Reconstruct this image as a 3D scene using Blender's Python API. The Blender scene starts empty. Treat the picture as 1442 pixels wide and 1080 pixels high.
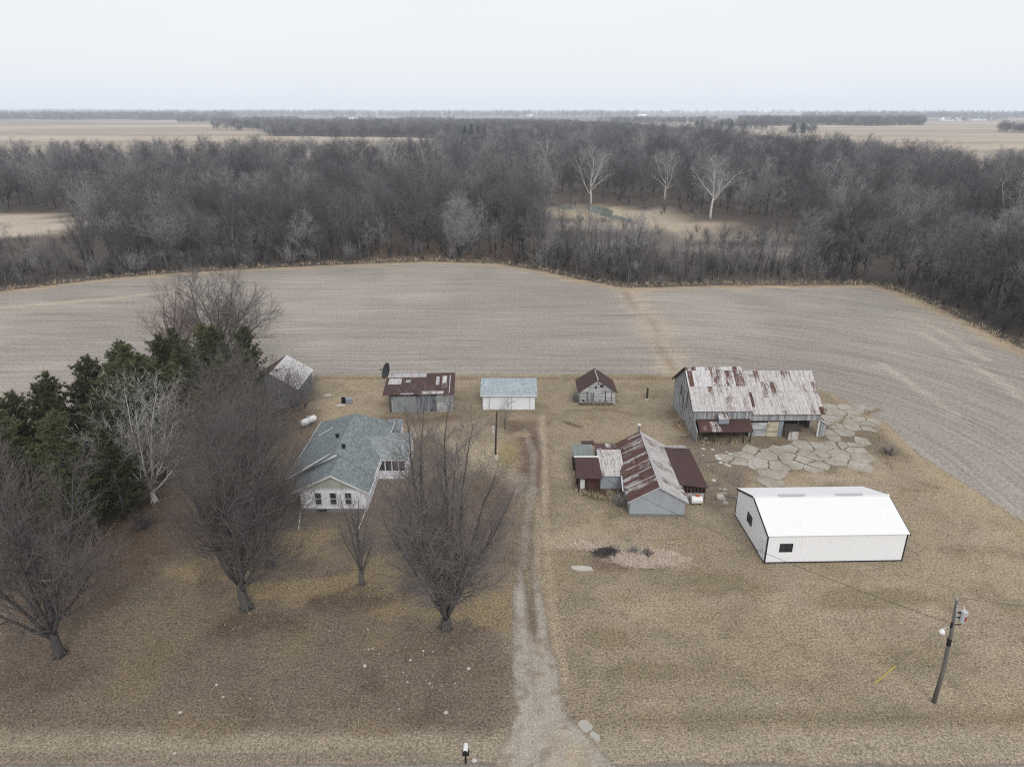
import bpy, math, random
import numpy as np
from mathutils import Vector, Matrix
PI = math.pi
sc = bpy.context.scene
col = sc.collection
# ------------------------------------------------------------------ camera model
F, CH = 985.0, 40.0                       # focal length in photo pixels, flying height
PIT = math.atan(382 / F)
CP, SP = math.cos(PIT), math.sin(PIT)
def g(px, py, z=0.0):                     # point of the plane at height z seen at a photo pixel
    u = (px - 721) / F; v = (540 - py) / F
    d = (u, CP + v * SP, -SP + v * CP); t = (z - CH) / d[2]
    return (d[0] * t, d[1] * t)
def zat(y, py):                           # height seen at photo row py above ground distance y
    v = (540 - py) / F
    return CH + y * (-SP + v * CP) / (CP + v * SP)
cam = bpy.data.cameras.new('camera'); co = bpy.data.objects.new('camera', cam); col.objects.link(co)
cam.sensor_fit = 'HORIZONTAL'; cam.sensor_width = 36; cam.lens = 36 * F / 1442
cam.clip_start = 0.5; cam.clip_end = 80000
co.location = (0, 0, CH); co.rotation_euler = (PI / 2 - PIT, 0, 0)
sc.camera = co

# ------------------------------------------------------------------ node helpers
class NT:
    def __init__(s, nt): s.nt = nt
    def n(s, typ, ins=None, **pr):
        nd = s.nt.nodes.new(typ)
        for k, v in pr.items(): setattr(nd, k, v)
        for k, v in (ins or {}).items():
            so = nd.inputs[k]
            if isinstance(v, bpy.types.NodeSocket): s.nt.links.new(v, so)
            else: so.default_value = v
        return nd
    def noise(s, vec, scale, detail=4, rough=0.55, out='Fac'):
        return s.n('ShaderNodeTexNoise', {'Vector': vec, 'Scale': scale, 'Detail': detail, 'Roughness': rough}).outputs[out]
    def math(s, op, a, b=0.0, c=0.0, clamp=False):
        nd = s.n('ShaderNodeMath', {0: a, 1: b, 2: c}, operation=op); nd.use_clamp = clamp
        return nd.outputs[0]
    def ramp(s, fac, stops, interp='LINEAR'):
        nd = s.n('ShaderNodeValToRGB', {'Fac': fac}); cr = nd.color_ramp; cr.interpolation = interp
        while len(cr.elements) < len(stops): cr.elements.new(0.5)
        for e, (p, c) in zip(cr.elements, stops):
            e.position = p
            e.color = (c, c, c, 1) if isinstance(c, (int, float)) else (*c, 1)
        return nd.outputs['Color']
    def sstep(s, x, a, b):
        return s.n('ShaderNodeMapRange', {0: x, 1: a, 2: b, 3: 0.0, 4: 1.0}, interpolation_type='SMOOTHSTEP').outputs[0]
    def mix(s, f, a, b, mode='MIX'):
        nd = s.n('ShaderNodeMix', data_type='RGBA', blend_type=mode)
        for i, v in ((0, f), (6, a), (7, b)):
            so = nd.inputs[i]
            if isinstance(v, bpy.types.NodeSocket): s.nt.links.new(v, so)
            elif i == 0: so.default_value = v
            else: so.default_value = (*v, 1) if len(v) == 3 else v
        return nd.outputs[2]
    def sep(s, v): return s.n('ShaderNodeSeparateXYZ', {0: v}).outputs
    def comb(s, x=0.0, y=0.0, z=0.0): return s.n('ShaderNodeCombineXYZ', {0: x, 1: y, 2: z}).outputs[0]
    def scale(s, v, xyz): return s.n('ShaderNodeVectorMath', {0: v, 1: xyz}, operation='MULTIPLY').outputs[0]
    def add(s, v, w): return s.n('ShaderNodeVectorMath', {0: v, 1: w}, operation='ADD').outputs[0]
    def white(s, vec): return s.n('ShaderNodeTexWhiteNoise', {'Vector': vec}, noise_dimensions='3D').outputs['Value']
    def val(s, c, f): return s.mix(1.0, c, s.n('ShaderNodeCombineColor', {0: f, 1: f, 2: f}).outputs[0], 'MULTIPLY')
    def bump(s, h, strength=0.3, dist=0.05):
        return s.n('ShaderNodeBump', {'Height': h, 'Strength': strength, 'Distance': dist}).outputs[0]
def newmat(name):
    m = bpy.data.materials.new(name); m.use_nodes = True; m.node_tree.nodes.clear()
    return m, NT(m.node_tree)
def finish(m, t, colr, rough=0.85, bump=None, alpha=None, metal=0.0, spec=0.25, shader=None):
    if shader is None:
        ins = {'Base Color': colr if isinstance(colr, bpy.types.NodeSocket) else (*colr, 1), 'Roughness': rough, 'Metallic': metal, 'Specular IOR Level': spec}
        if bump is not None: ins['Normal'] = bump
        shader = t.n('ShaderNodeBsdfPrincipled', ins).outputs[0]
    if alpha is not None:
        tr = t.n('ShaderNodeBsdfTransparent').outputs[0]
        shader = t.n('ShaderNodeMixShader', {0: alpha, 1: tr, 2: shader}).outputs[0]
    t.n('ShaderNodeOutputMaterial', {'Surface': shader})
    return m
def uvw(t):
    return t.n('ShaderNodeUVMap').outputs[0]
def objpos(t): return t.n('ShaderNodeTexCoord').outputs['Object']
def wpos(t): return t.n('ShaderNodeNewGeometry').outputs['Position']

def mat_plain(name, c, rough=0.7, var=0.25, scale=3.0, spec=0.25, metal=0.0):
    m, t = newmat(name)
    p = wpos(t); n1 = t.noise(p, scale, 5); n2 = t.noise(p, scale * 9, 3)
    f = t.math('ADD', t.math('MULTIPLY', n1, 1.3 * var), t.math('MULTIPLY', n2, 0.7 * var))
    f = t.math('ADD', f, 1 - var)
    return finish(m, t, t.val((*c, 1), f), rough, t.bump(n2, 0.15, 0.02), spec=spec, metal=metal)
def mat_metal_roof(name, bias, rust=(.088, .046, .042), rust2=(.17, .085, .06), galv=(.64, .64, .66), rib=0.62, seed=0.0):
    m, t = newmat(name)
    uv = t.add(uvw(t), (seed, seed * 1.7, 0)); u, v, _ = t.sep(uv)
    sid = t.comb(t.math('FLOOR', t.math('DIVIDE', u, rib)), t.math('FLOOR', t.math('DIVIDE', v, 2.6)), seed)
    sr = t.white(sid)
    n1 = t.noise(uv, 0.5, 5, 0.6)
    st = t.noise(t.scale(uv, (5.0, 0.55, 1)), 1.0, 5, 0.65)
    fine = t.noise(t.scale(uv, (9.0, 2.5, 1)), 1.0, 4, 0.7)
    a = t.math('ADD', t.math('MULTIPLY', n1, 0.9), t.math('MULTIPLY', st, 0.9))
    a = t.math('ADD', a, t.math('MULTIPLY', sr, 0.42)); a = t.math('ADD', a, t.math('MULTIPLY', fine, 0.5))
    rf = t.sstep(t.math('ADD', a, bias), 1.32, 1.62)
    gcol = t.mix(t.noise(uv, 2.2, 5, 0.7), tuple(x * 0.62 for x in galv), tuple(min(x * 1.25, .85) for x in galv))
    st2 = t.noise(t.scale(uv, (3.2, 0.28, 1)), 1.6, 5, 0.72)
    gcol = t.mix(t.math('MULTIPLY', t.sstep(fine, 0.48, 0.66), 0.6), gcol, (.27, .225, .20))
    gcol = t.mix(t.math('MULTIPLY', t.sstep(st2, 0.5, 0.62), 0.65), gcol, (.20, .15, .13))
    rcol = t.mix(t.sstep(st, 0.42, 0.68), rust, rust2)
    rcol = t.mix(t.noise(uv, 1.3, 3), rcol, rust)
    c = t.mix(rf, gcol, rcol)
    fr = t.math('FRACT', t.math('DIVIDE', u, rib))
    line = t.math('LESS_THAN', fr, 0.07)
    c = t.mix(t.math('MULTIPLY', line, 0.5), c, (.10, .075, .07))
    h = t.math('SINE', t.math('MULTIPLY', u, 2 * PI / 0.21))
    return finish(m, t, c, 0.75, t.bump(h, 0.5, 0.03), spec=0.2)
def mat_boards(name, c1, c2, vert=True, w=0.22, gap=0.5, dark=(.05, .045, .042), rough=0.9, holes=0.0):
    m, t = newmat(name)
    uv = uvw(t); u, v, _ = t.sep(uv)
    a, b = (u, v) if vert else (v, u)
    bi = t.math('FLOOR', t.math('DIVIDE', a, w)); br = t.white(t.comb(bi, 3.1, 0))
    br2 = t.white(t.comb(bi, t.math('FLOOR', t.math('DIVIDE', t.math('ADD', b, t.math('MULTIPLY', br, 3)), 2.1)), 1.0))
    gr = t.noise(t.comb(t.math('MULTIPLY', a, 7.0), t.math('MULTIPLY', b, 0.9), br), 1.0, 5, 0.65)
    n1 = t.noise(uv, 0.8, 5, 0.65)
    f = t.math('ADD', t.math('MULTIPLY', gr, 0.55), t.math('ADD', t.math('MULTIPLY', br2, 0.45), t.math('MULTIPLY', n1, 0.5)))
    c = t.mix(t.sstep(f, 0.38, 1.05), c1, c2)
    fr = t.math('FRACT', t.math('DIVIDE', a, w))
    c = t.mix(t.math('MULTIPLY', t.math('LESS_THAN', fr, 0.1), gap), c, dark)
    st = t.sstep(t.noise(t.comb(t.math('MULTIPLY', a, 2.0), t.math('MULTIPLY', b, 0.35), 4.0), 1.0, 4, 0.6), 0.56, 0.72)
    c = t.mix(t.math('MULTIPLY', st, 0.55 + holes), c, dark)
    return finish(m, t, c, rough, t.bump(t.math('ADD', gr, t.math('GREATER_THAN', fr, 0.1)), 0.4, 0.02), spec=0.15)
def mat_siding(name, c, lap=0.16, dirt=0.35, vert=False, line=0.35):
    m, t = newmat(name)
    uv = uvw(t); u, v, _ = t.sep(uv)
    a = u if vert else v
    fr = t.math('FRACT', t.math('DIVIDE', a, lap))
    n1 = t.noise(uv, 0.7, 5, 0.6); st = t.noise(t.scale(uv, (4.0, 0.5, 1)), 1.0, 4, 0.6)
    d = t.sstep(t.math('ADD', n1, t.math('MULTIPLY', st, 0.7)), 0.75, 1.25)
    cc = t.mix(t.math('MULTIPLY', d, dirt), c, tuple(x * 0.55 for x in c))
    cc = t.mix(t.math('MULTIPLY', t.math('LESS_THAN', fr, 0.14), line), cc, tuple(x * 0.4 for x in c))
    return finish(m, t, cc, 0.55, t.bump(fr if not vert else t.math('LESS_THAN', fr, 0.2), 0.35, 0.02), spec=0.3)
def mat_shingle(name, c1, c2, stain=0.35, row=0.15):
    m, t = newmat(name)
    uv = uvw(t); u, v, _ = t.sep(uv)
    r = t.math('FLOOR', t.math('DIVIDE', v, row))
    uo = t.math('ADD', u, t.math('MULTIPLY', t.white(t.comb(r, 0.5, 0)), 0.5))
    tab = t.white(t.comb(t.math('FLOOR', t.math('DIVIDE', uo, 0.3)), r, 2.0))
    n1 = t.noise(uv, 0.45, 5, 0.6); n2 = t.noise(t.scale(uv, (3.0, 0.5, 1)), 0.8, 4, 0.6); n3 = t.noise(uv, 14, 3, 0.7)
    f = t.math('ADD', t.math('MULTIPLY', tab, 0.45), t.math('ADD', t.math('MULTIPLY', n1, 0.45), t.math('MULTIPLY', n3, 0.35)))
    c = t.mix(t.sstep(f, 0.3, 0.95), c1, c2)
    c = t.mix(t.math('MULTIPLY', t.sstep(n2, 0.5, 0.7), stain), c, tuple(x * 0.5 for x in c1))
    fr = t.math('FRACT', t.math('DIVIDE', v, row))
    c = t.mix(t.math('MULTIPLY', t.math('LESS_THAN', fr, 0.16), 0.3), c, tuple(x * 0.4 for x in c1))
    return finish(m, t, c, 0.95, t.bump(t.math('ADD', fr, n3), 0.35, 0.02), spec=0.1)
def mat_bark(name, c1, c2, c3):
    m, t = newmat(name)
    r = t.n('ShaderNodeObjectInfo').outputs['Random']
    c = t.ramp(r, [(0.0, c1), (0.55, c2), (1.0, c3)])
    n = t.noise(t.scale(objpos(t), (6, 6, 1.5)), 1.5, 2, 0.6)
    c = t.val(c, t.math('ADD', t.math('MULTIPLY', n, 0.9), 0.55))
    return finish(m, t, c, 0.95, t.bump(n, 0.6, 0.05), spec=0.08)
def mat_leafy(name, c1, c2, c3):
    m, t = newmat(name)
    r = t.n('ShaderNodeObjectInfo').outputs['Random']
    n = t.noise(objpos(t), 0.9, 3, 0.6); n2 = t.noise(objpos(t), 7.0, 2, 0.6)
    f = t.math('ADD', t.math('MULTIPLY', n, 0.7), t.math('ADD', t.math('MULTIPLY', n2, 0.4), t.math('MULTIPLY', r, 0.25)))
    c = t.ramp(f, [(0.35, c1), (0.55, c2), (0.95, c3)])
    return finish(m, t, c, 0.8, spec=0.2)
def mat_glass(name):
    m, t = newmat(name)
    n = t.noise(wpos(t), 1.2, 3)
    return finish(m, t, t.mix(n, (.012, .014, .017), (.05, .055, .06)), 0.12, spec=0.5)

M = {}
M['white_metal'] = mat_siding('white_steel_panel', (.84, .86, .89), 0.3, 0.10, True, 0.16)
M['white_roof'] = mat_siding('white_steel_roof', (.80, .81, .825), 0.3, 0.10, True, 0.12)
M['black_trim'] = mat_plain('black_trim', (.02, .021, .022), 0.4)
M['white_trim'] = mat_plain('white_trim', (.66, .67, .68), 0.5, 0.2)
M['white_lap'] = mat_siding('white_lap_siding', (.84, .85, .90), 0.17, 0.2)
M['grey_lap'] = mat_siding('weathered_grey_siding', (.36, .39, .43), 0.2, 0.5, False, 0.25)
M['sage'] = mat_siding('sage_shingle_gable', (.44, .48, .42), 0.14, 0.35)
M['garage_white'] = mat_siding('garage_white_siding', (.78, .81, .86), 0.2, 0.12, False, 0.12)
M['door_white'] = mat_siding('painted_white_door', (.78, .80, .85), 0.5, 0.12, False, 0.2)
M['shingle'] = mat_shingle('grey_asphalt_shingles', (.145, .168, .180), (.262, .298, .312), 0.2)
M['shingle_pale'] = mat_shingle('pale_grey_shingles', (.25, .295, .33), (.42, .475, .51), 0.12)
M['shingle_mid'] = mat_shingle('mid_grey_shingles', (.2, .225, .24), (.34, .375, .39), 0.2)
M['rust'] = mat_metal_roof('rusted_steel_roof', 0.30, seed=3)
M['rust_full'] = mat_metal_roof('dark_rusted_steel_roof', 0.65, seed=8, rust=(.07, .04, .04), rust2=(.105, .055, .048))
M['rust_half'] = mat_metal_roof('half_rusted_steel_roof', 0.06, rust2=(.2, .1, .065), seed=15)
M['rust_light'] = mat_metal_roof('pale_rusted_steel_roof', -0.08, rust2=(.24, .14, .1), galv=(.56, .55, .55), seed=22)
M['galv'] = mat_metal_roof('galvanised_sheet', -0.75, galv=(.5, .5, .52), seed=31)
M['bright_metal'] = mat_metal_roof('bright_bare_metal', -0.9, galv=(.74, .75, .78), seed=37)
M['galv_grey'] = mat_siding('grey_corrugated_sheet', (.27, .30, .32), 0.15, 0.3, True, 0.3)
M['green_roof'] = mat_metal_roof('mossy_green_roof', -0.45, rust=(.06, .06, .05), rust2=(.1, .09, .07), galv=(.2, .26, .25), seed=41)
M['boards_grey'] = mat_boards('weathered_grey_boards', (.17, .18, .19), (.44, .45, .47), holes=0.1)
M['boards_white'] = mat_boards('flaking_white_boards', (.24, .25, .26), (.58, .59, .61), False, 0.2, 0.4)
M['boards_tan'] = mat_boards('tan_boards', (.3, .26, .19), (.55, .5, .4), False, 0.3, 0.5)
M['boards_blue'] = mat_boards('blue_grey_boards', (.07, .085, .105), (.25, .29, .33), True, 0.35, 0.7)
M['boards_red'] = mat_boards('faded_red_boards', (.075, .035, .03), (.17, .075, .06), True, 0.25, 0.6)
M['dark_wood'] = mat_plain('dark_old_wood', (.05, .045, .042), 0.95, 0.4)
M['pole_wood'] = mat_plain('weathered_pole_wood', (.15, .14, .13), 0.95, 0.35, 2.0)
M['glass'] = mat_glass('dark_window_glass')
M['concrete'] = mat_plain('old_concrete', (.40, .385, .355), 0.95, 0.35, 1.2)
M['concrete_pale'] = mat_plain('pale_concrete', (.5, .49, .46), 0.95, 0.3, 1.5)
M['stone_white'] = mat_plain('pale_limestone', (.47, .44, .40), 0.95, 0.35)
M['foundation'] = mat_plain('grey_foundation', (.2, .2, .19), 0.95, 0.3)
M['tank_white'] = mat_plain('white_tank_paint', (.74, .75, .76), 0.4, 0.15)
M['black_metal'] = mat_plain('black_metal', (.018, .018, .02), 0.6)
M['grey_metal'] = mat_plain('light_grey_metal', (.45, .46, .48), 0.45, 0.15)
M['blue_grey'] = mat_plain('blue_grey_sheet', (.24, .28, .32), 0.6, 0.2)
M['orange'] = mat_plain('orange_plastic', (.5, .14, .04), 0.6)
M['yellow'] = mat_plain('yellow_plastic', (.62, .52, .1), 0.5, 0.1)
M['red'] = mat_plain('red_paint', (.35, .04, .03), 0.5, 0.1)
M['mesh_dark'] = mat_plain('dark_mesh', (.045, .048, .052), 0.7)
M['ash'] = mat_plain('black_ash', (.048, .044, .042), 1.0, 0.6, 2.5)
M['wire'] = mat_plain('dark_wire', (.03, .03, .032), 0.6)
M['bark'] = mat_bark('grey_brown_bark', (.085, .081, .08), (.11, .105, .103), (.14, .134, .131))
M['bark_twig'] = mat_bark('purple_grey_twigs', (.132, .117, .115), (.16, .144, .142), (.195, .178, .175))
M['bark_forest'] = mat_bark('forest_bark', (.055, .053, .054), (.09, .087, .088), (.20, .195, .194))
M['twig_forest'] = mat_bark('forest_twigs', (.076, .074, .080), (.132, .127, .136), (.31, .302, .314))
M['bark_pale'] = mat_bark('pale_bark', (.44, .43, .41), (.5, .49, .47), (.55, .53, .51))
M['twig_pale'] = mat_bark('pale_twigs', (.33, .32, .31), (.36, .35, .34), (.40, .39, .38))
M['twig_red'] = mat_bark('reddish_twigs', (.15, .10, .095), (.17, .115, .105), (.19, .13, .12))
M['needles'] = mat_leafy('pine_needles', (.034, .042, .024), (.068, .080, .040), (.14, .148, .074))
M['spruce'] = mat_leafy('far_evergreen_needles', (.02, .03, .024), (.035, .05, .035), (.06, .075, .045))
M['dry'] = mat_leafy('dry_tan_grass', (.27, .21, .14), (.40, .33, .23), (.54, .46, .35))
M['weeds'] = mat_leafy('dry_pinkish_weeds', (.30, .235, .19), (.56, .46, .38), (.74, .64, .55))

# ------------------------------------------------------------------ mesh builder
class MB:
    def __init__(s): s.v = []; s.f = []; s.m = []
    def face(s, pts, mi=0):
        b = len(s.v); s.v += [tuple(p) for p in pts]; s.f.append(tuple(range(b, b + len(pts)))); s.m.append(mi); return s
    def box(s, x0, x1, y0, y1, z0, z1, mi=0):
        c = [(x0, y0, z0), (x1, y0, z0), (x1, y1, z0), (x0, y1, z0), (x0, y0, z1), (x1, y0, z1), (x1, y1, z1), (x0, y1, z1)]
        for q in ((0, 3, 2, 1), (4, 5, 6, 7), (0, 1, 5, 4), (1, 2, 6, 5), (2, 3, 7, 6), (3, 0, 4, 7)): s.face([c[i] for i in q], mi)
        return s
    def prism(s, poly, d, mi=0):           # poly: 3D points (planar, CCW seen from outside), d: extrusion vector (inward)
        q = [tuple(Vector(p) + Vector(d)) for p in poly]; n = len(poly)
        s.face(poly, mi); s.face(q[::-1], mi)
        for i in range(n):
            j = (i + 1) % n; s.face([poly[j], poly[i], q[i], q[j]], mi)
        return s
    def slab(s, a, b, c, d, t, mi=0):
        n = (Vector(b) - Vector(a)).cross(Vector(d) - Vector(a)).normalized() * -t
        return s.prism([a, b, c, d], n, mi)
    def tube(s, pts, radii, n=8, cap=True, mi=0):
        rings = []; pts = [Vector(p) for p in pts]
        for i, p in enumerate(pts):
            d = (pts[min(i + 1, len(pts) - 1)] - pts[max(i - 1, 0)]).normalized()
            a = d.cross(Vector((0, 0, 1)) if abs(d.z) < 0.95 else Vector((1, 0, 0))).normalized(); b = d.cross(a)
            r = radii[i] if isinstance(radii, (list, tuple)) else radii
            base = len(s.v)
            s.v += [tuple(p + (a * math.cos(2 * PI * k / n) + b * math.sin(2 * PI * k / n)) * r) for k in range(n)]
            rings.append(base)
        for r0, r1 in zip(rings, rings[1:]):
            for k in range(n):
                s.f.append((r0 + k, r0 + (k + 1) % n, r1 + (k + 1) % n, r1 + k)); s.m.append(mi)
        if cap:
            s.f.append(tuple(range(rings[0], rings[0] + n))[::-1]); s.m.append(mi)
            s.f.append(tuple(range(rings[-1], rings[-1] + n))); s.m.append(mi)
        return s
def mesh_from(name, verts, faces, mats, mi=None, uv=True, smooth=False):
    me = bpy.data.meshes.new(name); me.from_pydata(verts, [], faces)
    for m in mats: me.materials.append(m)
    if mi is not None and len(mats) > 1: me.polygons.foreach_set('material_index', mi)
    if smooth: me.polygons.foreach_set('use_smooth', [True] * len(me.polygons))
    if uv:
        ul = me.uv_layers.new(name='UVMap').data
        for p in me.polygons:
            n = p.normal
            h = Vector((-n.y, n.x, 0)) if abs(n.z) < 0.999 else Vector((1, 0, 0))
            h.normalize(); w = n.cross(h)
            for li in p.loop_indices:
                c = me.vertices[me.loops[li].vertex_index].co
                ul[li].uv = (c.dot(h), c.dot(w))
    me.update(); return me
def obj(name, mb, mats, parent=None, smooth=False, uv=True):
    if not isinstance(mats, (list, tuple)): mats = [mats]
    me = mesh_from(name, mb.v, mb.f, mats, mb.m, uv, smooth)
    o = bpy.data.objects.new(name, me); col.objects.link(o)
    if parent: o.parent = parent
    return o
def tag(o, label=None, cat=None, group=None, kind=None):
    for k, v in (('label', label), ('category', cat), ('group', group), ('kind', kind)):
        if v: o[k] = v
    return o
def thing(name, label, cat, loc, rz=0.0, group=None):
    o = bpy.data.objects.new(name, None); o.empty_display_size = 0.5; col.objects.link(o)
    o.location = (loc[0], loc[1], loc[2] if len(loc) > 2 else 0.0); o.rotation_euler = (0, 0, rz)
    return tag(o, label, cat, group)
def window(parent, o, ux, w, h, mat_f='white_trim', rail=False, n=1, name='window', d=0.06):
    """window in a wall: o lower-left corner (local), ux horizontal unit vector; outward = ux x z"""
    ux = Vector(ux); uz = Vector((0, 0, 1)); out = ux.cross(uz)
    o = Vector(o); t = 0.09
    def bx(mb, a0, a1, b0, b1, k0, k1):
        mb.prism([o + ux * a0 + uz * b0 + out * k1, o + ux * a1 + uz * b0 + out * k1, o + ux * a1 + uz * b1 + out * k1, o + ux * a0 + uz * b1 + out * k1], out * (k0 - k1))
    fr = MB()
    bx(fr, -t, w + t, -t, 0, 0.003, d); bx(fr, -t, w + t, h, h + t, 0.003, d)
    bx(fr, -t, 0, 0, h, 0.003, d); bx(fr, w, w + t, 0, h, 0.003, d)
    if rail: bx(fr, 0, w, h * 0.5 - .035, h * 0.5 + .035, 0.003, d * .9)
    for k in range(1, n): bx(fr, w * k / n - .04, w * k / n + .04, 0, h, 0.003, d * .9)
    f = obj(name, fr, M[mat_f], parent)
    pn = MB(); bx(pn, 0, w, 0, h, 0.002, d * .4); obj('pane', pn, M['glass'], f)
    return f
def gable_walls(x0, x1, y0, y1, he, hr, axis='x', ridge=None, he2=None):
    """closed body with gables; axis = direction of the ridge"""
    mb = MB(); he2 = he if he2 is None else he2
    if axis == 'x':
        yr = (y0 + y1) / 2 if ridge is None else ridge
        mb.face([(x0, y1, 0), (x0, y0, 0), (x0, y0, he), (x0, yr, hr), (x0, y1, he2)])
        mb.face([(x1, y0, 0), (x1, y1, 0), (x1, y1, he2), (x1, yr, hr), (x1, y0, he)])
        mb.face([(x0, y0, 0), (x1, y0, 0), (x1, y0, he), (x0, y0, he)])
        mb.face([(x1, y1, 0), (x0, y1, 0), (x0, y1, he2), (x1, y1, he2)])
    else:
        xr = (x0 + x1) / 2 if ridge is None else ridge
        mb.face([(x0, y0, 0), (x1, y0, 0), (x1, y0, he2), (xr, y0, hr), (x0, y0, he)])
        mb.face([(x1, y1, 0), (x0, y1, 0), (x0, y1, he), (xr, y1, hr), (x1, y1, he2)])
        mb.face([(x0, y1, 0), (x0, y0, 0), (x0, y0, he), (x0, y1, he)])
        mb.face([(x1, y0, 0), (x1, y1, 0), (x1, y1, he2), (x1, y0, he2)])
    return mb
# ------------------------------------------------------------------ world, sun
w = bpy.data.worlds.new('World'); sc.world = w; w.use_nodes = True; w.node_tree.nodes.clear()
t = NT(w.node_tree)
SUN_EL, SUN_AZ = math.radians(38), math.radians(168)      # azimuth clockwise from +Y
sky = t.n('ShaderNodeTexSky', sky_type='NISHITA'); sky.sun_disc = False
sky.sun_elevation = SUN_EL; sky.sun_rotation = SUN_AZ
gen = t.n('ShaderNodeTexCoord').outputs['Generated']; zz = t.sep(gen)[2]
grad = t.ramp(zz, [(0.0, (9.35, 9.45, 9.55)), (0.1, (9.35, 9.42, 9.5)), (0.4, (9.35, 9.35, 9.35)), (1.0, (9.4, 9.4, 9.4))])
cl = t.noise(t.scale(gen, (1, 1, 4)), 2.2, 6, 0.6)
grad = t.val(grad, t.math('ADD', t.math('MULTIPLY', cl, 0.10), 0.95))
skyc = t.mix(0.95, sky.outputs[0], grad)
bg = t.n('ShaderNodeBackground', {'Color': skyc, 'Strength': 0.1})
t.n('ShaderNodeOutputWorld', {'Surface': bg.outputs[0]})
sl = bpy.data.lights.new('sun', 'SUN'); sl.energy = 1.45; sl.angle = math.radians(22); sl.color = (1, .965, .92)
so = bpy.data.objects.new('sun', sl); col.objects.link(so); so.location = (60, -80, 120)
sd = Vector((math.sin(SUN_AZ) * math.cos(SUN_EL), math.cos(SUN_AZ) * math.cos(SUN_EL), math.sin(SUN_EL)))
so.rotation_euler = sd.to_track_quat('Z', 'Y').to_euler()
sc.view_settings.view_transform = 'Standard'; sc.view_settings.look = 'None'; sc.view_settings.exposure = 0
sc.render.engine = 'CYCLES'
cy = sc.cycles
cy.max_bounces = 6; cy.diffuse_bounces = 3; cy.glossy_bounces = 2; cy.transparent_max_bounces = 12; cy.volume_bounces = 0
cy.use_denoising = False; cy.filter_width = 1.15; cy.sample_clamp_indirect = 4
cy.caustics_reflective = False; cy.caustics_refractive = False
# ------------------------------------------------------------------ ground sheets
def vnoise(x, y, s, seed=0):
    x = np.asarray(x) / s + seed * 17.13; y = np.asarray(y) / s + seed * 9.71
    xi = np.floor(x).astype(np.int64); yi = np.floor(y).astype(np.int64); fx = x - xi; fy = y - yi
    fx = fx * fx * (3 - 2 * fx); fy = fy * fy * (3 - 2 * fy)
    def h(a, b):
        n = (a * 374761393 + b * 668265263 + seed * 1274126177) & 0xffffffff
        n = ((n ^ (n >> 13)) * 1274126177) & 0xffffffff
        return ((n ^ (n >> 16)) & 0xffff) / 65535.0
    return (h(xi, yi) * (1 - fx) + h(xi + 1, yi) * fx) * (1 - fy) + (h(xi, yi + 1) * (1 - fx) + h(xi + 1, yi + 1) * fx) * fy
def fbm(x, y, s, seed=0, o=4):
    r = 0; a = 0.5; tot = 0
    for k in range(o):
        r = r + a * vnoise(x, y, s / 2 ** k, seed + k); tot += a; a *= 0.55
    return r / tot
def sst(x, a, b):
    q = np.clip((x - a) / (b - a), 0, 1); return q * q * (3 - 2 * q)
def polydist(x, y, pts):
    d = np.full(x.shape, 1e9)
    for (ax, ay), (bx, by) in zip(pts, pts[1:]):
        dx, dy = bx - ax, by - ay; l2 = dx * dx + dy * dy + 1e-9
        q = np.clip(((x - ax) * dx + (y - ay) * dy) / l2, 0, 1)
        d = np.minimum(d, np.hypot(x - ax - q * dx, y - ay - q * dy))
    return d
def inside(x, y, pts):
    r = np.zeros(x.shape, bool); n = len(pts)
    for i in range(n):
        (ax, ay), (bx, by) = pts[i], pts[(i + 1) % n]
        if ay == by: continue
        c = ((ay > y) != (by > y)) & (x < (bx - ax) * (y - ay) / (by - ay) + ax)
        r ^= c
    return r
def sdist(x, y, pts):                     # positive inside
    return polydist(x, y, pts + [pts[0]]) * np.where(inside(x, y, pts), 1, -1)
def sheet(name, xs, ys, zf, colf, mat, uvf=None, cut=True):
    X, Y = np.meshgrid(xs, ys); nx, ny = len(xs), len(ys)
    Z = zf(X, Y) if callable(zf) else np.full(X.shape, zf)
    C = colf(X, Y)
    idx = np.arange(nx * ny).reshape(ny, nx)
    q = np.stack([idx[:-1, :-1], idx[:-1, 1:], idx[1:, 1:], idx[1:, :-1]], -1).reshape(-1, 4)
    A = C[..., 3].reshape(-1); q = q[A[q].max(1) > 0.001] if cut else q
    used = np.unique(q); rm = np.full(nx * ny, -1); rm[used] = np.arange(len(used)); q = rm[q]
    V = np.stack([X.ravel(), Y.ravel(), Z.ravel()], -1)[used]; C = C.reshape(-1, 4)[used]
    me = bpy.data.meshes.new(name)
    me.vertices.add(len(V)); me.vertices.foreach_set('co', V.astype(np.float32).ravel())
    me.loops.add(q.size); me.loops.foreach_set('vertex_index', q.astype(np.int32).ravel())
    me.polygons.add(len(q)); me.polygons.foreach_set('loop_start', np.arange(0, q.size, 4, dtype=np.int32))
    me.polygons.foreach_set('loop_total', np.full(len(q), 4, dtype=np.int32))
    at = me.attributes.new('Col', 'FLOAT_COLOR', 'POINT'); at.data.foreach_set('color', C.astype(np.float32).ravel())
    if uvf is not None:
        U = uvf(V[:, 0], V[:, 1]); a2 = me.attributes.new('rows', 'FLOAT_VECTOR', 'POINT')
        a2.data.foreach_set('vector', np.stack([U[0], U[1], U[0] * 0], -1).astype(np.float32).ravel())
    me.materials.append(mat); me.polygons.foreach_set('use_smooth', [True] * len(q)); me.update(); me.validate()
    o = bpy.data.objects.new(name, me); col.objects.link(o); o['kind'] = 'structure'
    return o
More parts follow.
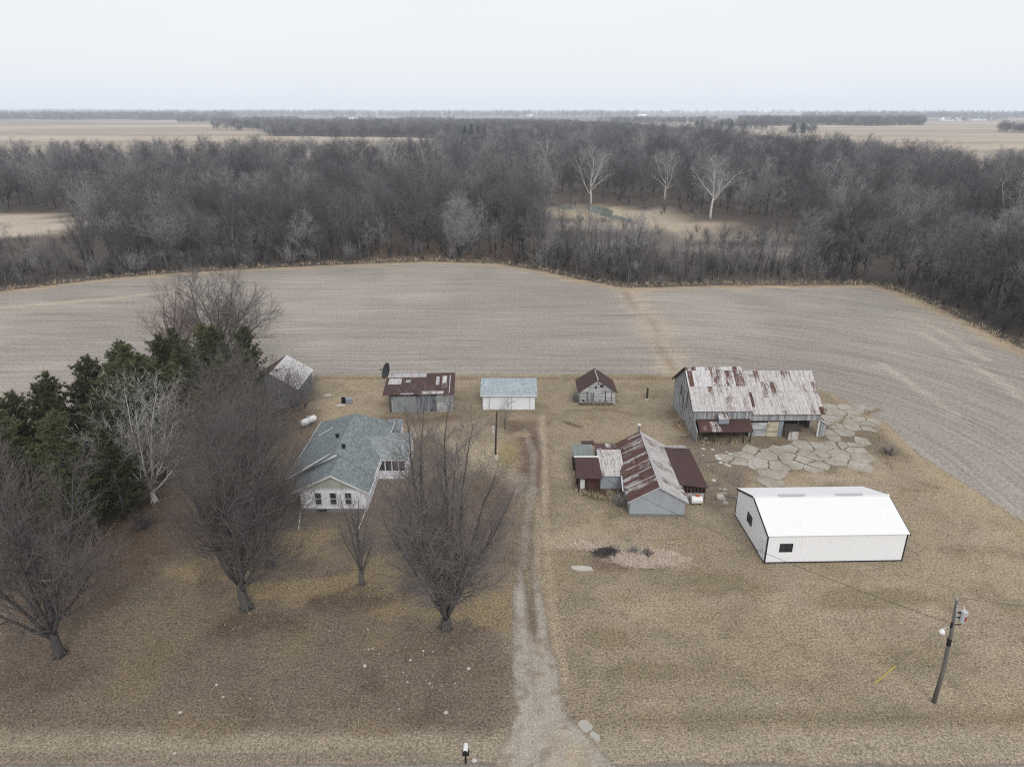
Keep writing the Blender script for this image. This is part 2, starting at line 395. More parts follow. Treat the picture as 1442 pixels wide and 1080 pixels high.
def ground_mat(name, kind):
    m, t = newmat(name)
    at = t.n('ShaderNodeAttribute', attribute_name='Col'); c = at.outputs['Color']; al = at.outputs['Alpha']
    p = wpos(t)
    if kind == 'lawn':
        n0 = t.noise(p, 0.22, 5, 0.6); n1 = t.noise(p, 1.1, 5, 0.65); n2 = t.noise(p, 4.6, 5, 0.75); n3 = t.noise(t.add(p, (7, 3, 1)), 9.0, 4, 0.8)
        stre = t.noise(t.scale(p, (0.45, 2.2, 1)), 1.3, 4, 0.65)
        c = t.mix(t.math('MULTIPLY', t.sstep(n0, 0.5, 0.68), 0.45), c, t.mix(1.0, c, (.74, .735, .64), 'MULTIPLY'))
        c = t.mix(t.math('MULTIPLY', t.sstep(stre, 0.5, 0.68), 0.4), c, t.mix(1.0, c, (1.32, 1.26, 1.18), 'MULTIPLY'))
        c = t.mix(t.math('MULTIPLY', t.sstep(n1, 0.5, 0.66), 0.6), c, t.mix(1.0, c, (.70, .69, .68), 'MULTIPLY'))
        f = t.math('ADD', t.math('MULTIPLY', t.math('SUBTRACT', n2, 0.5), 3.0), t.math('MULTIPLY', t.math('SUBTRACT', n3, 0.5), 3.6))
        c = t.val(c, t.math('MAXIMUM', t.math('ADD', f, 0.98), 0.3))
        spk = t.sstep(t.noise(t.add(p, (31, 5, 9)), 6.5, 2, 0.5), 0.70, 0.78)
        c = t.mix(t.math('MULTIPLY', spk, 0.55), c, (.50, .44, .36))
        dk = t.sstep(t.noise(t.add(p, (3, 51, 9)), 3.4, 3, 0.6), 0.66, 0.76)
        c = t.mix(t.math('MULTIPLY', dk, 0.45), c, (.07, .058, .048))
        b = t.bump(t.math('ADD', n2, n3), 0.7, 0.12)
    elif kind == 'field':
        r = t.n('ShaderNodeAttribute', attribute_name='rows').outputs['Vector']
        rs, rr, _ = t.sep(r)
        n0 = t.noise(p, 0.03, 5, 0.6)
        wob = t.math('ADD', rr, t.math('MULTIPLY', t.noise(p, 0.05, 2), 3.0))
        row = t.noise(t.comb(t.math('MULTIPLY', rs, 0.05), t.math('MULTIPLY', wob, 1.25), 0.0), 1.0, 3, 0.6)
        row2 = t.noise(t.comb(t.math('MULTIPLY', rs, 0.012), t.math('MULTIPLY', wob, 0.22), 5.0), 1.0, 4, 0.6)
        n2 = t.noise(p, 2.6, 5, 0.75); n3 = t.noise(t.scale(p, (1.0, 2.0, 1)), 0.6, 5, 0.7)
        c = t.mix(t.math('MULTIPLY', t.sstep(n0, 0.42, 0.62), 0.35), c, t.mix(1.0, c, (.84, .84, .86), 'MULTIPLY'))
        f = t.math('MULTIPLY', t.math('SUBTRACT', row, 0.5), 0.95)
        f = t.math('ADD', f, t.math('MULTIPLY', t.math('SUBTRACT', row2, 0.5), 0.42))
        f = t.math('ADD', f, t.math('MULTIPLY', t.math('SUBTRACT', n2, 0.5), 2.2))
        f = t.math('ADD', f, t.math('MULTIPLY', t.math('SUBTRACT', n3, 0.5), 0.3))
        c = t.val(c, t.math('MAXIMUM', t.math('ADD', f, 1.0), 0.3))
        b = t.bump(t.math('ADD', row, n2), 0.5, 0.12)
    elif kind == 'gravel':
        n1 = t.noise(p, 0.9, 5, 0.65); n2 = t.noise(p, 6.0, 5, 0.8); n3 = t.noise(p, 14.0, 3, 0.8)
        f = t.math('ADD', t.math('MULTIPLY', t.math('SUBTRACT', n1, 0.5), 0.7), t.math('ADD', t.math('MULTIPLY', t.math('SUBTRACT', n2, 0.5), 2.0), t.math('MULTIPLY', t.math('SUBTRACT', n3, 0.5), 2.0)))
        c = t.val(c, t.math('MAXIMUM', t.math('ADD', f, 1.0), 0.35))
        b = t.bump(t.math('ADD', n2, n3), 0.6, 0.06)
    else:                                  # far terrain and woodland floor
        n1 = t.noise(p, 0.02, 5, 0.6); n2 = t.noise(p, 0.35, 5, 0.7); n3 = t.noise(p, 2.0, 4, 0.7)
        vor = t.n('ShaderNodeTexVoronoi', {'Vector': t.scale(p, (0.0016, 0.0011, 0.0)), 'Scale': 1.0, 'Randomness': 0.8}, distance='CHEBYCHEV')
        pr, pg, _ = t.sep(vor.outputs['Color'])
        dk = t.math('MULTIPLY', t.sstep(t.noise(t.scale(p, (0.00022, 0.0008, 0)), 1.0, 5, 0.65), 0.43, 0.49), t.sstep(t.sep(p)[1], 3000.0, 4600.0))
        fld = t.ramp(pr, [(0.0, (.34, .29, .24)), (0.35, (.44, .38, .31)), (0.65, (.26, .22, .19)), (1.0, (.40, .35, .29))])
        fld = t.mix(t.math('MULTIPLY', dk, 0.9), fld, (.075, .078, .085))
        c = t.mix(al, c, fld)
        f = t.math('ADD', t.math('MULTIPLY', t.math('SUBTRACT', n1, 0.5), 0.5), t.math('ADD', t.math('MULTIPLY', t.math('SUBTRACT', n2, 0.5), 0.6), t.math('MULTIPLY', t.math('SUBTRACT', n3, 0.5), 0.6)))
        c = t.val(c, t.math('MAXIMUM', t.math('ADD', f, 1.0), 0.35))
        b = t.bump(t.math('ADD', n2, n3), 0.5, 0.3); al = None
    if al is not None:
        gv = kind == 'gravel'
        na = t.noise(p, 0.6 if kind == 'field' else (5.0 if gv else 1.6), 5, 0.75 if gv else 0.7)
        k = t.math('ADD', al, t.math('MULTIPLY', t.math('SUBTRACT', na, 0.5), 1.5 if gv else 1.1))
        al = t.sstep(k, 0.25 if gv else 0.42, 0.75 if gv else 0.58)
    return finish(m, t, c, 1.0, b, al, spec=0.05)

class Paint:
    def __init__(s, X, Y, base):
        s.X, s.Y = X, Y; s.C = np.zeros(X.shape + (4,)); s.C[..., :3] = base; s.C[..., 3] = 1
    def mix(s, mask, c):
        s.C[..., :3] += (np.array(c) - s.C[..., :3]) * np.clip(mask, 0, 1)[..., None]
    def blob(s, px, py, rx, ry, c, k=1.0, rough=0.5, seed=0):
        x0, y0 = g(px, py); d = np.hypot((s.X - x0) / rx, (s.Y - y0) / ry)
        d = d + (fbm(s.X, s.Y, 2.5, seed) - 0.5) * rough * 2
        s.mix((1 - sst(d, 0.55, 1.15)) * k, c)
    def line(s, pts, hw, c, k=1.0, soft=0.6, rough=0.5, seed=0):
        d = polydist(s.X, s.Y, [g(*p) for p in pts]) + (fbm(s.X, s.Y, 2.0, seed) - 0.5) * rough * 2 * hw
        kk = k * (0.6 + 0.8 * fbm(s.X, s.Y, 1.3, seed + 5))
        s.mix((1 - sst(d, hw * (1 - soft * .6), hw * (1 + soft))) * kk, c)

# --- terrain to the horizon
BACK = [(-420, 92), (-260, 118), (-170, 143)] + [g(*p) for p in ((0, 410), (60, 403), (150, 392), (250, 384), (400, 376), (520, 371), (600, 368), (700, 371), (760, 381), (820, 394), (880, 405), (950, 404), (1000, 402), (1120, 402), (1230, 401), (1275, 413), (1330, 437), (1390, 466), (1442, 492))] + [(104, 108), (125, 60), (140, 10)]
def back_y(x):
    xs = np.array([p[0] for p in BACK[:-4]]); ys = np.array([p[1] for p in BACK[:-4]])
    return np.interp(x, xs, ys)
FIELDP = BACK + [(140, -60), (-420, -60)]
def terr_z(X, Y):
    d = np.hypot(X, Y); k = sst(d, 4500, 17000)
    z = k * (20 + 95 * fbm(X, Y, 4200, 3, 3)) * (0.55 + 0.45 * sst(-X / (d + 1), -0.75, 0.5)) - 0.06
    return z
def terr_c(X, Y):
    P = Paint(X, Y, (.108, .092, .082))
    n = fbm(X, Y, 60, 4)
    P.mix(sst(n, 0.45, 0.7), (.145, .122, .105)); P.mix((1 - sst(n, 0.25, 0.45)) * .6, (.085, .07, .06))
    far = np.zeros(X.shape)
    P.blob(560, 352, 28, 16, (.20, .14, .105), .8); P.blob(690, 352, 22, 14, (.20, .14, .105), .8)
    # creek clearing with sand bars
    for (a, b, rx, ry, c) in ((820, 298, 26, 24, (.30, .255, .19)), (880, 303, 30, 22, (.42, .355, .27)), (950, 318, 28, 16, (.42, .355, .275)), (1030, 333, 26, 12, (.34, .30, .24)), (830, 318, 26, 12, (.30, .27, .24)), (1100, 352, 20, 10, (.27, .24, .22)), (1000, 350, 16, 10, (.28, .25, .23)), (820, 345, 16, 8, (.26, .24, .22))):
        P.blob(a, b, rx, ry, c, .9, .6, int(a))
    # pale strip of field at the left edge, inside the woods
    lf = [g(-160, 300), g(70, 300), g(118, 311), g(110, 328), g(-160, 345)]
    P.mix(sst(sdist(X, Y, lf), -3, 3), (.46, .40, .33))
    # big fields beyond the woods
    far = sst(Y, 2300, 2700)
    bx = np.interp(X / np.maximum(Y, 1), [-.74, -.44, -.3, -.12, -.04, .28, .45, .55, .68, .8], [545, 590, 620, 680, 820, 860, 720, 540, 430, 380])
    P.mix(sst(Y, bx, bx + 30) , (.42, .36, .29))
    st = fbm(X * 0.25, Y * 1.6, 420, 9, 3)
    P.mix(sst(Y, bx, bx + 60) * sst(st, .5, .56) * .6, (.27, .23, .195))
    P.mix(sst(Y, bx, bx + 60) * sst(-st, -.42, -.38) * .5, (.50, .44, .36))
    fw = inside(X, Y, FARWOOD); P.mix(fw * 1.0, (.10, .085, .075))
    P.C[..., 3] = far
    return P.C
FARWOOD = [(-430, 1320), (-170, 1250), (-60, 1120), (60, 800), (250, 850), (330, 1050), (240, 1700), (60, 2300), (-500, 2350), (-900, 2300), (-640, 1900)]
def nlsp(a, b, n, p): return a + (b - a) * np.linspace(0, 1, n) ** p
xs = np.concatenate([-nlsp(0, 26000, 230, 2.6)[::-1][:-1], nlsp(0, 26000, 230, 2.6)])
ys = np.concatenate([np.array([-400., -200., -80.]), nlsp(0, 30000, 420, 2.4)])
sheet('ground', xs, ys, terr_z, terr_c, ground_mat('far_ground', 'far'), None, False)

# --- harvested field round the farmyard
def field_c(X, Y):
    P = Paint(X, Y, (.312, .284, .258))
    n = fbm(X, Y, 28, 6); P.mix(sst(n, .5, .7) * .5, (.29, .258, .232)); P.mix((1 - sst(n, .3, .46)) * .5, (.40, .355, .31))
    P.mix(sst(X, 40, 70) * sst(-Y, -150, -90) * .35, (.30, .275, .265))
    P.line([(885, 408), (900, 432), (918, 458), (936, 490), (948, 515), (950, 535)], 2.4, (.45, .375, .285), .6, .9, 1.3, 2)
    P.line([(880, 410), (920, 462), (950, 528)], 0.5, (.27, .215, .16), .7, .9, .5, 3)
    P.line([(0, 434), (70, 428), (150, 421), (260, 408)], 0.9, (.50, .43, .34), .6, .9, .8, 4)
    for q in (((1285, 448), (1330, 470), (1390, 505)), ((1240, 515), (1290, 545), (1350, 585)), ((1300, 470), (1380, 520), (1442, 560))):
        P.line(list(q), 0.6, (.48, .42, .35), .55, .9, .9, 5)
    d = polydist(X, Y, BACK)                                  # tan grass margin under the trees
    P.mix((1 - sst(d + (fbm(X, Y, 5, 7) - .5) * 5, 2.2, 5.0)) * .85, (.42, .34, .235))
    P.mix((1 - sst(d + (fbm(X, Y, 3, 8) - .5) * 3, 0.3, 1.8)) * .6, (.25, .19, .13))
    P.C[..., 3] = sst(sdist(X, Y, FIELDP), -2.5, 2.5)
    return P.C
def rows(x, y):
    return (x - y * 0.8, np.hypot(np.maximum(x - 28, 0) * (1 + 0.0 * y), np.maximum(y - 78, 0)))
fx = np.arange(-300, 146, 1.5); fy = np.arange(22, 206, 1.5)
sheet('field', fx, fy, -0.02, field_c, ground_mat('harvested_field', 'field'), rows)

# --- lawn
LAWN = [(-62, 20), (-54, 58), (-52, 75), (-50, 92), (-44, 104), (-30, 107), (0, 107.2), (27, 107.2), (44, 104.5), (49, 99), (51.6, 88), (51, 78), (52.5, 70), (54, 60), (58, 48), (64, 36), (70, 20)]
def lawn_c(X, Y):
    P = Paint(X, Y, (.350, .286, .212))
    n = fbm(X, Y, 9, 21); P.mix(sst(n, .52, .7) * .55, (.25, .205, .13)); P.mix((1 - sst(n, .3, .46)) * .5, (.39, .315, .215))
    n = fbm(X, Y, 4, 33); P.mix(sst(n, .54, .68) * .55, (.235, .20, .14)); n = fbm(X * .45, Y, 5, 34); P.mix(sst(n, .52, .66) * .55, (.43, .36, .27)); n = fbm(X, Y, 14, 35); P.mix(sst(n, .5, .62) * .35, (.26, .215, .16))
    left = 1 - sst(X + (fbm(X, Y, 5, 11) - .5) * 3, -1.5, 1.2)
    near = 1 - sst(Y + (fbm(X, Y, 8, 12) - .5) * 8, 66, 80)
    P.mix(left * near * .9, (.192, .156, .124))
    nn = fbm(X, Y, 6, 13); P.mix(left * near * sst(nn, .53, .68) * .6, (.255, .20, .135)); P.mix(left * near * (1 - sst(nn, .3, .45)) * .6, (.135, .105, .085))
    for a in ((430, 760, 5, 2.5), (450, 830, 7, 2.0), (560, 800, 4, 2.4), (640, 850, 4.5, 2.2), (560, 860, 6, 1.6), (700, 860, 2.2, 3), (300, 800, 4, 2.2), (410, 830, 4, 2)):
        P.blob(*a, (.315, .245, .15), .7, .9, int(a[0]))
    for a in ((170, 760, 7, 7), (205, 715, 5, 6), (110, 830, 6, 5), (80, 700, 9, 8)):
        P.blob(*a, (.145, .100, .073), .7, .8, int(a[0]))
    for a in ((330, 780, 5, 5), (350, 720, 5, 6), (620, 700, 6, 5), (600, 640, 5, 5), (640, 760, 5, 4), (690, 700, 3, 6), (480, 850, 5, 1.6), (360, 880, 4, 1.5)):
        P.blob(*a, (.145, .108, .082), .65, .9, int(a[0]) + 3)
    P.mix((1 - sst(Y + (fbm(X, Y, 3, 14) - .5) * 1.6, 35.6, 37.2)) * .9, (.375, .318, .243))         # mown roadside
    P.mix(sst(X, 4, 9) * np.exp(-((Y - 37.6) / .75) ** 2) * .55, (.20, .165, .108))                     # ditch side
    P.mix(sst(-X, 2, 6) * np.exp(-((Y - 34.4) / .5) ** 2) * .5, (.20, .165, .13))
    for a in ((900, 945, 2.2, 1.6), (860, 900, 2.0, 1.6), (1010, 820, 4, 2), (1240, 840, 6, 2)):
        P.blob(*a, (.215, .178, .112), .6, .9, int(a[0]))
    for a in ((1120, 900, 7, 4), (950, 860, 4, 3), (1380, 700, 5, 5), (1330, 800, 7, 3)):
        P.blob(*a, (.40, .33, .23), .45, .9, int(a[0]))
    # bare earth and tracks
    dirt = (.185, .140, .108)
    P.line([(742, 600), (752, 640), (754, 690), (745, 740), (738, 790)], 1.7, dirt, .75, .8, .7, 41)
    P.line([(722, 598), (745, 615), (752, 640), (746, 668), (728, 690)], 1.2, (.165, .118, .092), .8, .8, .7, 42)
    P.line([(690, 595), (735, 600), (765, 596)], 0.8, dirt, .55, .8, .7, 43)
    P.line([(738, 800), (741, 740), (750, 690), (752, 640), (738, 606)], .35, (.33, .29, .25), .6, .9, .6, 63); P.line([(757, 800), (760, 740), (768, 690), (766, 640), (760, 590)], .35, (.35, .305, .255), .55, .9, .6, 64)
    P.blob(716, 640, 2.0, 4.2, (.275, .225, .12), .8, .6, 44)
    P.blob(735, 612, 1.6, 1.0, (.40, .32, .22), .7, .5, 45)
    P.blob(735, 684, 1.6, 2.4, (.34, .31, .28), .5, .8, 46)
    P.line([(764, 585), (768, 650), (768, 720), (772, 800), (782, 880), (796, 960)], 0.32, (.44, .36, .26), .6, .8, .5, 47)
    P.line([(756, 700), (757, 800), (770, 880), (784, 950)], 0.3, (.40, .32, .23), .5, .8, .5, 48)
    P.line([(800, 578), (860, 577), (900, 585)], 0.5, (.2, .16, .11), .5, .8, .8, 49)
    P.line([(795, 594), (815, 601)], 0.35, (.12, .09, .07), .8, .8, .8, 50)
    P.line([(545, 590), (600, 592), (640, 588)], 0.8, (.19, .12, .08), .7, .8, .6, 51)
    P.blob(850, 690, 3.4, 2.4, (.13, .088, .062), .95, .5, 52); P.blob(835, 685, 2.8, 1.6, (.13, .088, .062), .9, .5, 53)
    for a in ((1020, 650, 5, 6), (1030, 690, 3.2, 4), (990, 620, 4, 2.5), (1000, 700, 2, 3)):
        P.blob(*a, (.20, .16, .13), .75, .8, int(a[0]))
    P.blob(960, 590, 2.2, 4, (.21, .155, .11), .7, .8, 54); P.blob(1110, 640, 8, 5, (.19, .155, .115), .85, .5, 55); P.blob(1195, 610, 6, 7, (.19, .155, .115), .8, .5, 66)
    P.blob(1255, 640, 4.0, 2.4, (.25, .2, .15), .7, .6, 56)
    P.blob(885, 790, 4.6, 2.0, (.19, .145, .115), .85, .5, 57); P.blob(915, 788, 3.0, 1.4, (.46, .38, .30), .7, 1.0, 58); P.blob(850, 778, 1.7, .9, (.05, .045, .043), .9, .7, 59)
    P.line([(1180, 548), (1225, 580), (1275, 625), (1340, 680), (1442, 745)], 1.3, (.43, .345, .24), .6, .9, .7, 60)
    P.line([(440, 532), (960, 532)], 0.6, (.22, .17, .115), .6, .8, .7, 61)
    P.line([(380, 560), (420, 590), (440, 640), (410, 700)], 2.6, (.16, .115, .09), .7, .9, .7, 62)
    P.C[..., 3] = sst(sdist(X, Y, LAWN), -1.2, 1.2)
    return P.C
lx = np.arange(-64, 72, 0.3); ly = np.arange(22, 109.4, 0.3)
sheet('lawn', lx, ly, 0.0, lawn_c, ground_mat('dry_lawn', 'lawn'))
# --- gravel drive with two wheel ruts
def drive_c(X, Y):
    P = Paint(X, Y, (.385, .342, .290))
    L = [g(*p) for p in ((690, 1092), (716, 1040), (726, 1000), (723, 950), (721, 900), (721, 850), (722, 800), (723, 772))]
    R = [g(*p) for p in ((880, 1092), (818, 1030), (796, 1000), (786, 950), (776, 900), (769, 850), (758, 800), (748, 772))]
    la = np.interp(Y, [p[1] for p in L], [p[0] for p in L]); ra = np.interp(Y, [p[1] for p in R], [p[0] for p in R])
    e = np.minimum(X - la, ra - X)
    P.C[..., 3] = sst(e + (fbm(X, Y, 2.2, 73) - .5) * .7, -.8, .8) * (1 - sst(Y, 46, 61) * .85)
    c = (X - la) / (ra - la + 1e-6)
    n = fbm(X, Y, 1.6, 71)
    P.mix(sst(n, .5, .7) * .4, (.27, .235, .2)); P.mix(np.exp(-((c - .3) / .16) ** 2) * .4, (.40, .375, .34)); P.mix(np.exp(-((c - .78) / .14) ** 2) * .5, (.40, .36, .31))
    mid = np.exp(-((c - .56) / .13) ** 2) * sst(Y, 43.5, 47.5)
    P.mix(mid * .85, (.165, .125, .095)); P.C[..., 3] *= 1 - .55 * mid
    P.mix(sst(fbm(X, Y, .9, 74), .58, .7) * .5, (.22, .175, .13)); P.mix(np.exp(-((c - .42) / .05) ** 2) * sst(Y, 37, 41) * .35, (.24, .2, .16))
    P.mix(sst(-Y, -37, -35) * sst(n, .45, .6) * .6, (.40, .33, .24))
    P.mix(sst(X, 4, 6.5) * sst(-Y, -36.5, -35.5) * .8, (.37, .345, .31))
    return P.C
sheet('driveway', np.arange(-4, 9, 0.12), np.arange(30, 61.5, 0.12), 0.012, drive_c, ground_mat('gravel_drive', 'gravel'))
def road_c(X, Y):
    P = Paint(X, Y, (.25, .225, .205)); n = fbm(X, Y, 2.5, 77); P.mix(sst(n, .5, .7) * .5, (.32, .285, .25))
    P.C[..., 3] = 1 - sst(Y + (fbm(X, Y, 2, 78) - .5) * .5, 33.4, 34.3); return P.C
sheet('road', np.arange(-70, 71, 0.5), np.arange(26, 35.4, 0.25), 0.008, road_c, ground_mat('gravel_road', 'gravel'))

# --- creek water
mw, t = newmat('creek_water'); n = t.noise(wpos(t), 0.8, 4)
finish(mw, t, t.mix(n, (.09, .125, .10), (.2, .24, .2)), 0.15, t.bump(n, 0.1, 0.1), spec=0.5)
mb = MB()
def water(pts):
    rnd = random.Random(5); P = [g(*p) for p in pts]
    mb.face([(x, y, 0.01) for x, y in P])
water([(822, 291), (836, 290), (852, 293), (864, 297), (862, 303), (850, 304), (838, 300), (828, 296)])
water([(850, 304), (866, 303), (880, 307), (894, 312), (884, 313), (866, 309)])
water([(786, 292), (800, 290), (812, 292), (806, 295), (792, 295)])
o = obj('creek', mb, mw); o['kind'] = 'structure'

# --- broken concrete yard beside the barn: irregular slabs with weedy joints
def clip(poly, a, b, c):                   # keep a*x+b*y<=c
    out = []
    for i in range(len(poly)):
        p, q = poly[i], poly[(i + 1) % len(poly)]; dp = a * p[0] + b * p[1] - c; dq = a * q[0] + b * q[1] - c
        if dp <= 0: out.append(p)
        if (dp < 0) != (dq < 0) and dp != dq:
            k = dp / (dp - dq); out.append((p[0] + (q[0] - p[0]) * k, p[1] + (q[1] - p[1]) * k))
    return out
rnd = random.Random(12)
region = [g(*p) for p in ((1010, 640), (1062, 628), (1157, 612), (1160, 572), (1215, 570), (1235, 590), (1250, 606), (1215, 612), (1228, 652), (1215, 660), (1110, 664), (1100, 690), (1066, 686), (1050, 660))]
xs_ = [p[0] for p in region]; ys_ = [p[1] for p in region]
seeds = []; miss = 0
while miss < 900:
    x = rnd.uniform(min(xs_) - 2, max(xs_) + 2); y = rnd.uniform(min(ys_) - 2, max(ys_) + 2)
    if all(math.hypot((x - a) * (1.0 if a < 45 else .8), (y - b) * 1.15) > (1.1 if (int(a * 3) + int(b * 2)) % 3 else 2.1) for a, b in seeds): seeds.append((x, y))
    else: miss += 1
mb = MB(); rg = region
for i, (x, y) in enumerate(seeds):
    if not inside(np.array([x]), np.array([y]), rg)[0]: continue
    if rnd.random() < 0.05: continue
    cs = rnd.choice((1.0, 1.0, .82, .7))
    poly = [(x - 5, y - 5), (x + 5, y - 5), (x + 5, y + 5), (x - 5, y + 5)]
    for j, (a, b) in enumerate(seeds):
        if j != i:
            dx, dy = a - x, b - y; l = math.hypot(dx, dy)
            if l < 9: poly = clip(poly, dx / l, dy / l, (dx * (x + a) / 2 + dy * (y + b) / 2) / l - rnd.uniform(.03, .14))
            if len(poly) < 3: break
    if len(poly) < 3: continue
    R = 3.8; poly = [(x + (px - x) * min(1, R / max(math.hypot(px - x, py - y), .01)), y + (py - y) * min(1, R / max(math.hypot(px - x, py - y), .01))) for px, py in poly]
    pp = []                                # ragged rims
    for k in range(len(poly)):
        p, q = Vector((*poly[k], 0)), Vector((*poly[(k + 1) % len(poly)], 0)); L = (q - p).length
        m_ = max(1, int(L / .5))
        for s_ in range(m_):
            v = p.lerp(q, s_ / m_); pp.append((v.x + rnd.uniform(-.11, .11), v.y + rnd.uniform(-.11, .11)))
    ta, tb = rnd.uniform(-.015, .015), rnd.uniform(-.015, .015); h = rnd.uniform(.05, .10)
    if min(p[1] for p in pp) < 83.4 and max(p[1] for p in pp) > 84.0 and min(p[0] for p in pp) < 40.8: continue
    mb.prism([(px, py, h + ta * (px - x) + tb * (py - y)) for px, py in pp], (0, 0, -.12))
mc, t = newmat('broken_yard_concrete'); p = wpos(t)
n0 = t.noise(p, 0.35, 4); n1 = t.noise(p, 2.2, 6, 0.7); n2 = t.noise(p, 11, 4, .7)
c = t.mix(t.sstep(n0, .35, .65), (.41, .388, .345), (.315, .29, .25)); c = t.mix(t.math('MULTIPLY', t.sstep(n1, .52, .64), .65), c, (.26, .215, .16))
vd = t.n('ShaderNodeTexVoronoi', {'Vector': t.add(p, t.n('ShaderNodeTexNoise', {'Vector': p, 'Scale': 1.2, 'Detail': 3.0}).outputs['Color']), 'Scale': 0.55}, feature='DISTANCE_TO_EDGE').outputs['Distance']
c = t.mix(t.math('MULTIPLY', t.math('SUBTRACT', 1.0, t.sstep(vd, .006, .02)), .35), c, (.12, .10, .08))
c = t.val(c, t.math('ADD', t.math('MULTIPLY', n2, .7), .68)); finish(mc, t, c, .95, t.bump(n2, .4, .03), spec=.1)
o = obj('concrete_pavement', mb, mc); o['kind'] = 'structure'

# --- thin bluish air over the whole country
mh, t = newmat('haze')
ab = t.n('ShaderNodeVolumeAbsorption', {'Color': (0, 0, 0, 1), 'Density': 1.0e-4})
em = t.n('ShaderNodeEmission', {'Color': (.74, .805, .90, 1), 'Strength': 1.0e-4})
t.n('ShaderNodeOutputMaterial', {'Volume': t.n('ShaderNodeAddShader', {0: ab.outputs[0], 1: em.outputs[0]}).outputs[0]})
mb = MB().box(-27000, 27000, -500, 31000, -30, 320)
hz = obj('haze', mb, mh, uv=False); hz['kind'] = 'structure'
# ------------------------------------------------------------------ white steel shed
T = thing('steel_shed', 'large white steel shed with black corner trim and low gable roof', 'shed', (23.98, 55.87), math.radians(1.6))
L, W_, HE, HR = 13.3, 8.56, 3.17, 4.72
obj('wall', gable_walls(0, L, 0, W_, HE, HR), M['white_metal'], T)
sl_ = (HR - HE) / (W_ / 2); ov = .22
mb = MB(); yr = W_ / 2
mb.slab((-.12, -ov, HE - sl_ * ov + .05), (L + .12, -ov, HE - sl_ * ov + .05), (L + .12, yr, HR + .05), (-.12, yr, HR + .05), .07)
mb.slab((L + .12, W_ + ov, HE - sl_ * ov + .05), (-.12, W_ + ov, HE - sl_ * ov + .05), (-.12, yr, HR + .052), (L + .12, yr, HR + .052), .07)
rf = obj('roof', mb, M['white_roof'], T)
mb = MB().slab((-.14, yr - .2, HR + .0), (L + .14, yr - .2, HR + .0), (L + .14, yr, HR + .1), (-.14, yr, HR + .1), .03)
mb.slab((L + .14, yr + .2, HR + .0), (-.14, yr + .2, HR + .0), (-.14, yr, HR + .102), (L + .14, yr, HR + .102), .03)
obj('ridge_cap', mb, M['white_trim'], rf)
for a in (2.4, 8.1):
    obj('ridge_vent', MB().box(a, a + 2.6, yr - .13, yr + .13, HR + .105, HR + .19), M['grey_metal'], rf)
for x in (-.13, L + .06):
    mb = MB()
    for y0, z0, y1, z1 in ((-ov, HE - sl_ * ov, yr, HR), (yr, HR, W_ + ov, HE - sl_ * ov)):
        mb.prism([(x, y0, z0 - .14), (x, y1, z1 - .14), (x, y1, z1 + .06), (x, y0, z0 + .06)][::-1], (.06, 0, 0))
    obj('rake_trim', mb, M['black_trim'], T)
for x, y in ((-.03, -.03), (L - .09, -.03), (-.03, W_ - .09), (L - .09, W_ - .09)):
    obj('corner_trim', MB().box(x, x + .12, y, y + .12, 0, HE - .12), M['black_trim'], T)
mb = MB().box(.1, L - .1, -.035, -.004, .02, .13); mb.box(-.035, -.004, .1, W_ - .1, .02, .13)
obj('base_trim', mb, M['black_trim'], T)
window(T, (1.35, 0, 1.35), (1, 0, 0), 1.05, .72, 'black_trim', n=2)
window(T, (0, 5.15, 1.55), (0, -1, 0), 1.05, .85, 'black_trim', n=2)
d = obj('door', MB().box(-.05, -.004, .55, 1.5, .14, 2.15), M['door_white'], T); obj('handle', MB().box(-.09, -.05, .64, .7, 1.0, 1.12), M['black_metal'], d)

# ------------------------------------------------------------------ white two-door garage
T = thing('garage', 'white two door garage with a pale grey shingle roof', 'garage', (-4.2, 92.66), 0)
L, W_, HE, HR = 7.48, 6.2, 2.5, 3.62
obj('wall', gable_walls(0, L, 0, W_, HE, HR), M['garage_white'], T); yr = W_ / 2; s_ = (HR - HE) / yr
mb = MB(); mb.slab((-.33, -.42, HE - s_ * .42 + .06), (L + .33, -.42, HE - s_ * .42 + .06), (L + .33, yr, HR + .06), (-.33, yr, HR + .06), .09)
mb.slab((L + .33, W_ + .42, HE - s_ * .42 + .06), (-.33, W_ + .42, HE - s_ * .42 + .06), (-.33, yr, HR + .062), (L + .33, yr, HR + .062), .09)
rf = obj('roof', mb, M['shingle_pale'], T)
obj('fascia', MB().box(-.3, L + .3, -.47, -.425, HE - s_ * .42 - .12, HE - s_ * .42 + .06), M['white_trim'], rf)
for x in (1.0, 4.15):
    d = obj('garage_door', MB().box(x, x + 2.55, -.03, -.003, .03, 2.12), M['door_white'], T)
    mb = MB().box(x - .1, x - .003, -.05, -.004, .03, 2.22); mb.box(x + 2.553, x + 2.65, -.05, -.004, .03, 2.22); mb.box(x, x + 2.55, -.05, -.004, 2.123, 2.22)
    obj('door_frame', mb, M['grey_metal'], d)

